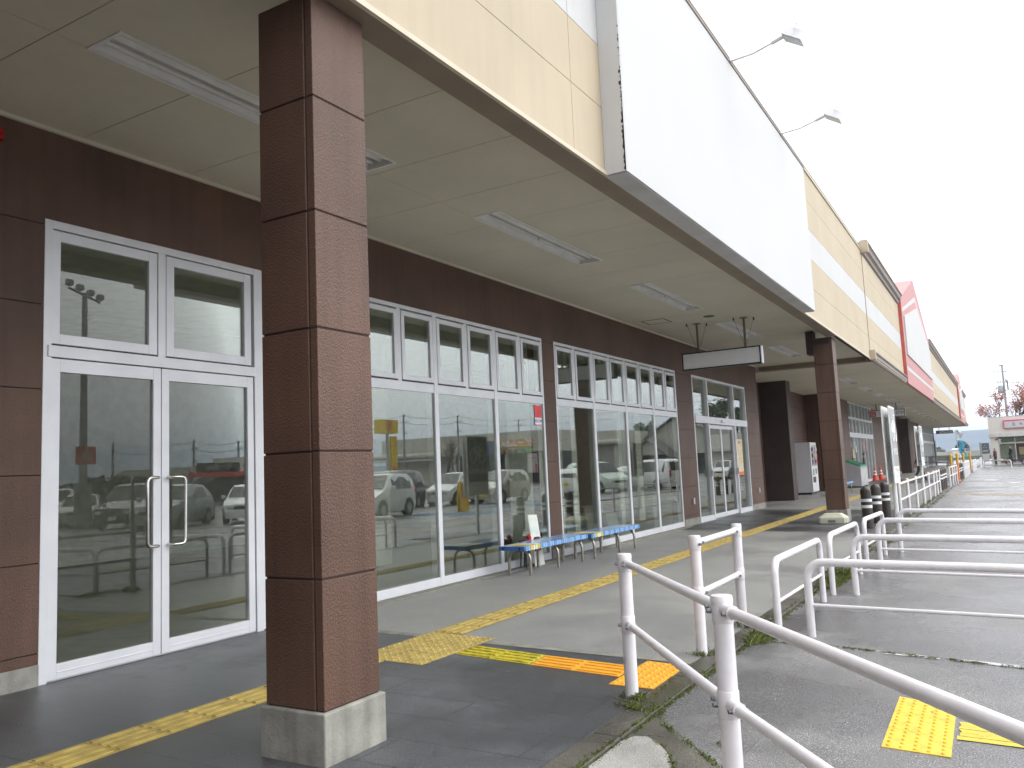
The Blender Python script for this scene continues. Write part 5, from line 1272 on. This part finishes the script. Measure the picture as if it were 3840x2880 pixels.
m = MB(); m.tube([(-2.30, 62, 0), (-2.50, 62, 2.75)], .02, 6); m.tube([(-2.50, 62, 2.73), (-2.15, 62, 2.70)], .012, 5); m.build('pole', whiteb, t)
m = MB(); rows = 16
for k in range(rows+1):
    z = 2.68-1.75*k/rows; xo_ = -2.46+.16*(k/rows)+.04*math.sin(k*.9); wd = .24+.12*math.sin(k*.5+.4)**2
    m.v += [Vector((xo_, 62+.05*math.sin(k), z)), Vector((xo_+wd*.5, 62-.07*math.cos(k*.7), z+.02)), Vector((xo_+wd, 62+.05*math.sin(k*1.3+1), z))]
for k in range(rows):
    for q in range(2): m.f.append([k*3+q, k*3+q+1, k*3+q+4, k*3+q+3]); m.m.append(0 if k < 6 else 1)
m.build('cloth', [mat('cloth_pale', (.68, .72, .75), .8), mat('cloth_sky', (.10, .42, .62), .8)], t, smooth=True)
t = thing('street_lamp', 'slim grey post standing in the field by the end of the building', 'lamp post', (-11.5, 130, -.5))
m = MB(); m.tube([(-11.5, 130, -.5), (-11.5, 130, 4.2)], .06, 8); m.build('post', poleg, t); m = MB(); m.box(-11.8, -11.2, 129.9, 130.1, 4.0, 4.3); m.build('lamp_head', poleg, t, bevel=.03)
# fields, embankment, hills
m = MB(); random.seed(6)
for k in range(26):
    y0 = 170+k*26; m.box(-320, 60, y0, y0+3+random.random()*4, -.745, -.70+.25*random.random()*(k % 3), k % 3)
struct(m.build('field_strips', [mat('strip_pale', (.24, .235, .22), .9), mat('strip_brown', (.12, .10, .07), .9), mat('strip_green', (.10, .12, .06), .9)], origin=(0, 0, 0)))
m = MB(); m.prism([(300, -.8), (306, 1.4), (312, 1.4), (318, -.8)], 'x', -400, 120); struct(m.build('embankment', mat('embankment', (.17, .165, .14), .95, nscale=.1, namt=.3), origin=(0, 0, 0)))
m = MB()
for k in range(60): m.box(-200+k*5, -199.9+k*5, 309, 309.1, 1.4, 2.1)
for z in (1.7, 2.1): m.box(-200, 95, 308.99, 309.11, z, z+.08)
tag(m.build('guard_rail', mat('guard_rail_pale', (.6, .6, .6), .5)), 'pale guard rail on the road embankment before the hills', 'guard rail')
t = thing('farm_shed', 'low white roofed shed beyond the fields', 'building', (-12, 296, -.7))
m = MB(); m.box(-12.9, -10.8, 290, 296, -.7, 1.9); m.build('wall', cr, t); m = MB(); m.prism([(289.6, 1.85), (293, 2.3), (296.4, 1.85)], 'x', -13.1, -10.6); m.build('roof', whiteb, t)
t = thing('farmhouse', 'small orange brown roofed house left of the banner', 'building', (-48, 270, -.7))
m = MB(); m.box(-53, -44, 266, 274, -.7, 2.2); m.build('wall', mat('farm_wall', (.5, .42, .33), .8), t); m = MB(); m.prism([(265.5, 2.1), (270, 4.4), (274.5, 2.1)], 'x', -53.6, -43.4); m.build('roof', mat('farm_roof', (.35, .16, .09), .8), t)
def hills(name, y, amp, base, seed, col):
    random.seed(seed); m = MB(); n = 160; xs = [-2600+5200*i/n for i in range(n+1)]
    hh = [base+amp*(.5+.3*math.sin(x*.0021+seed)+.18*math.sin(x*.0063+seed*2)+.06*math.sin(x*.019+seed)+.03*math.sin(x*.05)) for x in xs]
    vs = []
    for x, h_ in zip(xs, hh): vs += [(x, y-400, -3), (x, y-150, h_*.55), (x, y, h_), (x, y+500, -3)]
    fs = [(i*4+j, i*4+4+j, i*4+5+j, i*4+1+j) for i in range(n) for j in range(3)]
    m.add(vs, fs); struct(m.build(name, col, origin=(0, 0, 0), smooth=True))
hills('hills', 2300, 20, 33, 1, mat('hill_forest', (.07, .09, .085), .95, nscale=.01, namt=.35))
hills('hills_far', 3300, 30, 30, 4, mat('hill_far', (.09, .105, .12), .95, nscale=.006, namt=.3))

# ------------------------------------------------------------------ buildings across the car park (mirrored in the glass)
wall_c = mat('render_cream', (.52, .50, .44), .8, nscale=.6, namt=.05); wall_g = mat('render_grey', (.40, .39, .36), .8, nscale=.6, namt=.05); dkw = mat('shop_dark_front', (.05, .05, .05), .5)
t = thing('game_shop', 'cream hall with game banner and rounded canopy across the car park', 'building', (56, 106, -.4))
Y = 101.0
m = MB(); m.box(42, 72, Y, Y+10, 3.9, 6.9, 0); m.build('parapet', wall_c, t)
m = MB(); m.box(42, 72, Y+2.4, Y+10, -.4, 3.9, 1); m.box(60, 72, Y+1.8, Y+2.39, -.4, 3.9, 0); m.build('wall', [wall_c, dkw], t)
for xx in (44, 49.5, 55, 58.5):
    m = MB(); m.lathe((xx, Y+.5, -.4), [(.3, 0), (.3, 4.3)], 12); m.build('column', wall_c, t, smooth=True)
m = MB(); m.tube([(60.5, Y-.3, 4.2), (84, Y-4, 4.2)], .42, 12); m.build('canopy_roll', wall_c, t, smooth=True)
m = MB(); m.add([(60.5, Y-.7, 3.45), (84, Y-4.4, 3.45), (84, Y-3.6, 3.45), (60.5, Y+.1, 3.45), (60.5, Y-.7, 3.65), (84, Y-4.4, 3.65), (84, Y-3.6, 3.65), (60.5, Y+.1, 3.65)], [(0, 3, 2, 1), (4, 5, 6, 7), (0, 1, 5, 4), (1, 2, 6, 5), (2, 3, 7, 6), (3, 0, 4, 7)]); m.build('canopy', whiteb, t)
m = MB(); bx0, bx1, bz0, bz1 = 44.8, 53.2, 3.8, 5.75
m.box(bx0, bx1, Y-.08, Y-.002, bz0, bz1, 0); m.box(bx1-2.6, bx1, Y-.09, Y-.081, bz0, bz1, 1); m.box(bx0, bx1-2.61, Y-.09, Y-.081, bz0, bz0+.9, 2)
random.seed(3)
for k in range(16): a = random.uniform(bx0, bx1-3.2); m.box(a, a+.35, Y-.1, Y-.092, bz0+.1, bz0+random.uniform(.4, .85), random.choice((3, 4, 5, 6)))
bn = m.build('banner', [mat('banner_orange', (.60, .26, .05), .6), mat('banner_navy', (.05, .07, .16), .6), mat('banner_green', (.20, .32, .10), .6), mat('banner_red', (.6, .1, .1)), mat('banner_yellow', (.7, .55, .1)), mat('banner_blue', (.1, .3, .5)), mat('banner_pink', (.6, .3, .35))], t)
text_mesh('ゲーム&Ki', 1.25, mat('banner_letter', (.8, .8, .8), .6), 'lettering', bn, face_mat((47.6, Y-.13, 5.2), (1, 0, 0), (0, 0, 1)), .02, bold=.03)
m = MB(); m.box(44.3, 45.9, Y+.1, Y+.2, 1.0, 3.7, 0); m.box(44.4, 45.8, Y+.09, Y+.099, 3.0, 3.1, 1); m.box(44.4, 44.7, Y+.09, Y+.099, 1.0, 2.2, 1); m.build('notice', [mat('notice_pale', (.5, .45, .43)), mat('notice_red', (.5, .08, .15))], t)
# flat hall with soffit band
t = thing('flat_roof_hall', 'cream flat roofed hall with rounded gutter, mirrored in the second window', 'building', (41, 125, -.4)); Y = 119.5
m = MB(); m.box(39.5, 56, Y, Y+12, 4.9, 7.0); m.build('parapet', wall_c, t)
m = MB(); m.box(39.5, 56, Y+.8, Y+12, -.4, 4.9); m.build('wall', wall_g, t)
m = MB(); m.tube([(39.5, Y-.25, 5.2), (56, Y-.25, 5.2)], .4, 12); m.build('gutter_roll', wall_c, t, smooth=True)
for xx in (40.5, 45, 50, 55):
    m = MB(); m.lathe((xx, Y+.3, -.4), [(.28, 0), (.28, 5.2)], 12); m.build('column', wall_c, t, smooth=True)
def gable_house(x0, x1, y0, y1, ze, za, label, roofc):
    t = thing('gabled_house', label, 'building', ((x0+x1)/2, (y0+y1)/2, -.4)); xm = (x0+x1)/2
    m = MB(); m.prism([(x0, 2.9), (x1, 2.9), (x1, ze), (xm, za), (x0, ze)], 'y', y0, y1); m.build('wall', wall_c, t)
    m = MB(); m.box(x0+.3, x1-.3, y0+2.2, y1, -.4, 2.9); m.build('shop_front', dkw, t)
    m = MB(); s_ = (za-ze)/(xm-x0)
    for sg in (-1, 1):
        xe = xm+sg*(xm-x0+1.0); ze_ = ze-s_*1.0
        m.add([(xm, y0-.8, za+.02), (xe, y0-.8, ze_+.02), (xe, y1, ze_+.02), (xm, y1, za+.02), (xm, y0-.8, za+.3), (xe, y0-.8, ze_+.3), (xe, y1, ze_+.3), (xm, y1, za+.3)], [(0, 1, 2, 3), (4, 7, 6, 5), (0, 4, 5, 1), (1, 5, 6, 2), (2, 6, 7, 3), (3, 7, 4, 0)])
    m.build('roof', roofc, t)
rg = mat('roof_grey', (.16, .15, .14), .7)
gable_house(25, 42, 130, 142, 3.8, 9.3, 'large gabled hall with pale gable mirrored across two windows', rg)
gable_house(34, 39.4, 124, 129, 3.0, 5.2, 'smaller gabled porch house mirrored in the second window', rg)
gable_house(12, 17, 150, 160, 3.0, 5.2, 'small gabled house mirrored in the sliding entrance', rg)
# red banded restaurant
t = thing('red_banded_shop', 'low restaurant with red band and black sign, mirrored in the right door pane', 'building', (52, 57, -.4))
m = MB(); m.box(48, 58, 46.5, 58, -.4, 2.9, 0); m.build('wall', [wall_c], t)
m = MB(); m.box(47.3, 47.99, 46.3, 58.4, 1.95, 2.35, 0); bd = m.build('band', [mat('band_red', (.50, .02, .04), .5)], t)
m = MB(); m.box(47.90, 47.99, 47.2, 51.8, 2.4, 3.2); sg = m.build('sign', mat('sign_black', (.02, .02, .02), .5), t)
text_mesh('らーめん', .70, whiteb, 'lettering', sg, face_mat((47.86, 49.5, 2.8), (0, -1, 0), (0, 0, 1)), .02)
m = MB(); m.prism([(46.3, 1.95), (47.3, 1.5), (47.3, 1.95)], 'y', 46.3, 48); m.build('awning', whiteb, t)
m = MB(); m.box(47.95, 47.999, 47.4, 57.6, -.2, 1.9); m.build('shop_front', dkw, t)
m = MB(); m.box(47.9, 52, 52.2, 58, 2.9, 3.7); m.build('roof_fence', wall_g, t)
# yellow road sign
t = thing('road_sign', 'yellow restaurant pole sign with pink flower emblem, mirrored by the near pillar', 'sign', (35, 57, -.3))
m = MB(); m.lathe((35, 57, -.3), [(.16, 0), (.14, 5.6)], 12); m.build('pole', poleg, t, smooth=True)
ys_ = mat('sign_yellow', (.70, .48, .04), .5)
m = MB(); m.box(34.6, 35.4, 55.75, 58.05, 5.1, 6.3); bx = m.build('sign_box', ys_, t)
m = MB()
for k in range(12): an = 2*PI*k/12; m.lathe((0, 0, 0), [(.001, 0), (.001, .001)], 3)
m = MB()
for k in range(12):
    an = 2*PI*k/12; m.tube([(34.59, 56.8+.38*math.cos(an), 5.82+.38*math.sin(an)), (34.575, 56.8+.38*math.cos(an), 5.82+.38*math.sin(an))], .09, 8)
m.tube([(34.585, 56.8, 5.82), (34.57, 56.8, 5.82)], .24, 14); m.build('emblem', mat('emblem_pink', (.55, .18, .16), .5), bx)
strokes(3, .8, .26, mat('ink_brown', (.25, .10, .03)), 'lettering', bx, face_mat((34.57, 56.8, 5.28), (0, -1, 0), (0, 0, 1)))
m = MB(); m.box(34.8, 35.0, 57.3, 58.1, 1.65, 4.85); vb = m.build('sign_blade', ys_, t)
for k in range(5): strokes(1, .5, .42, mat('ink_brown', (.25, .10, .03)), 'lettering', vb, face_mat((34.78, 57.7, 4.5-.46*k), (0, -1, 0), (0, 0, 1)), k)
m = MB(); m.box(34.78, 34.799, 57.45, 57.95, 1.72, 2.2); pq = m.build('parking_symbol', mat('ink_red', (.5, .05, .03)), vb); text_mesh('P', .42, whiteb, 'lettering', pq, face_mat((34.77, 57.7, 1.96), (0, -1, 0), (0, 0, 1)), .01)
# yellow A-board
t = thing('a_board', 'yellow folding caution board standing on the car park, mirrored below the bicycle sign', 'sign', (6.9, 27.2, pz(7, 27)))
z0 = pz(7, 27); m = MB(); m.prism([(6.78, z0), (6.82, z0), (6.90, z0+1.15), (6.86, z0+1.15)], 'y', 26.85, 27.4, 0); m.prism([(7.02, z0), (6.98, z0), (6.90, z0+1.15), (6.94, z0+1.15)], 'y', 26.85, 27.4, 0); m.build('board', mat('aboard_yellow', (.75, .50, .03), .5), t)
m = MB(); m.prism([(6.808, z0+.5), (6.815, z0+.5), (6.855, z0+1.08), (6.848, z0+1.08)], 'y', 26.93, 27.32); m.build('poster', mat('aboard_print', (.45, .20, .12), .6), t)
m = MB(); m.box(29.0, 29.1, 37.2, 37.25, 0, 2.4); m.box(28.95, 28.99, 36.9, 37.5, 1.9, 2.5)
tag(m.build('parking_sign', mat('parking_sign_blue', (.08, .16, .28), .5)), 'small blue square sign on a thin post in the car park', 'sign')
# items standing inside the glass
t = thing('display_panel', 'white leaning panel with pale green squares propped between the nearer bench and the window', 'panel', (-5.62, 10.0, 0))
m = MB(); m.add([(-5.565, 9.89, .0), (-5.565, 10.16, .0), (-5.64, 10.12, .685), (-5.64, 9.87, .695), (-5.58, 9.89, .0), (-5.58, 10.16, .0), (-5.655, 10.12, .685), (-5.655, 9.87, .695)], [(0, 1, 2, 3), (7, 6, 5, 4), (0, 4, 5, 1), (1, 5, 6, 2), (2, 6, 7, 3), (3, 7, 4, 0)]); m.build('board', mat('panel_white', (.80, .80, .72), .6), t)
for i in range(2):
    for j in range(2):
        m = MB(); a, z = 9.905+i*.105, .44+j*.115; xx = -5.562-.11*z; m.add([(xx, a, z), (xx, a+.09, z), (xx-.011, a+.09, z+.10), (xx-.011, a, z+.10)], [(0, 1, 2, 3)]); m.build('square', mat('panel_green', (.70, .78, .70), .6), t)
m = MB(); m.prism([(9.93, .20), (10.08, .20), (10.08, .36), (10.05, .39), (9.96, .39), (9.93, .36)], 'x', -5.604, -5.575); m.build('recess', mat('stool_maroon', (.10, .03, .03), .5), t)
t = thing('stool', 'small dark maroon stool with red knob tucked behind the nearer bench', 'stool', (-5.62, 9.70, 0))
m = MB(); m.lathe((-5.62, 9.72, .28), [(.07, 0), (.085, .02), (.085, .08), (.07, .10)], 18); m.build('seat', mat('stool_maroon', (.10, .03, .03), .5), t, smooth=True)
for a in range(4):
    m = MB(); m.tube([(-5.62+.05*math.cos(a*1.57+.7), 9.72+.05*math.sin(a*1.57+.7), .29), (-5.62+.07*math.cos(a*1.57+.7), 9.72+.07*math.sin(a*1.57+.7), 0)], .010, 6); m.build('leg', blk, t)
m = MB(); m.lathe((-5.60, 9.80, .37), [(.02, 0), (.035, .02), (.035, .045), (.01, .07)], 12); m.build('knob', mat('knob_red', (.6, .02, .03), .4), t, smooth=True)
for k, (y, hh) in enumerate(((12.4, .55), (13.2, .62), (14.1, .45))):
    m = MB(); m.prism([(-6.9, 0), (-6.3, 0), (-6.4, hh), (-6.9, hh)], 'y', y, y+.5); tag(m.build('storage_box', mat('box_cloth', (.26, .26, .23), .8), bevel=.02), ['pale box left inside the second window, nearest the brown pier', 'tall dark box inside the second window', 'low box inside the second window, far end'][k], 'box')

# ------------------------------------------------------------------ distant air
m = MB(); m.box(-2950, 2950, -1400, 4200, -5, 120); hz = m.build('haze', [], origin=(0, 0, 0)); hz['kind'] = 'stuff'
hm = bpy.data.materials.new('haze_air'); hm.use_nodes = True; hn = hm.node_tree; hn.nodes.clear()
ho = hn.nodes.new('ShaderNodeOutputMaterial'); pv = hn.nodes.new('ShaderNodeVolumePrincipled'); pv.inputs['Density'].default_value = .00035; pv.inputs['Color'].default_value = (.62, .74, .95, 1)
hn.links.new(pv.outputs[0], ho.inputs['Volume']); hz.data.materials.append(hm)
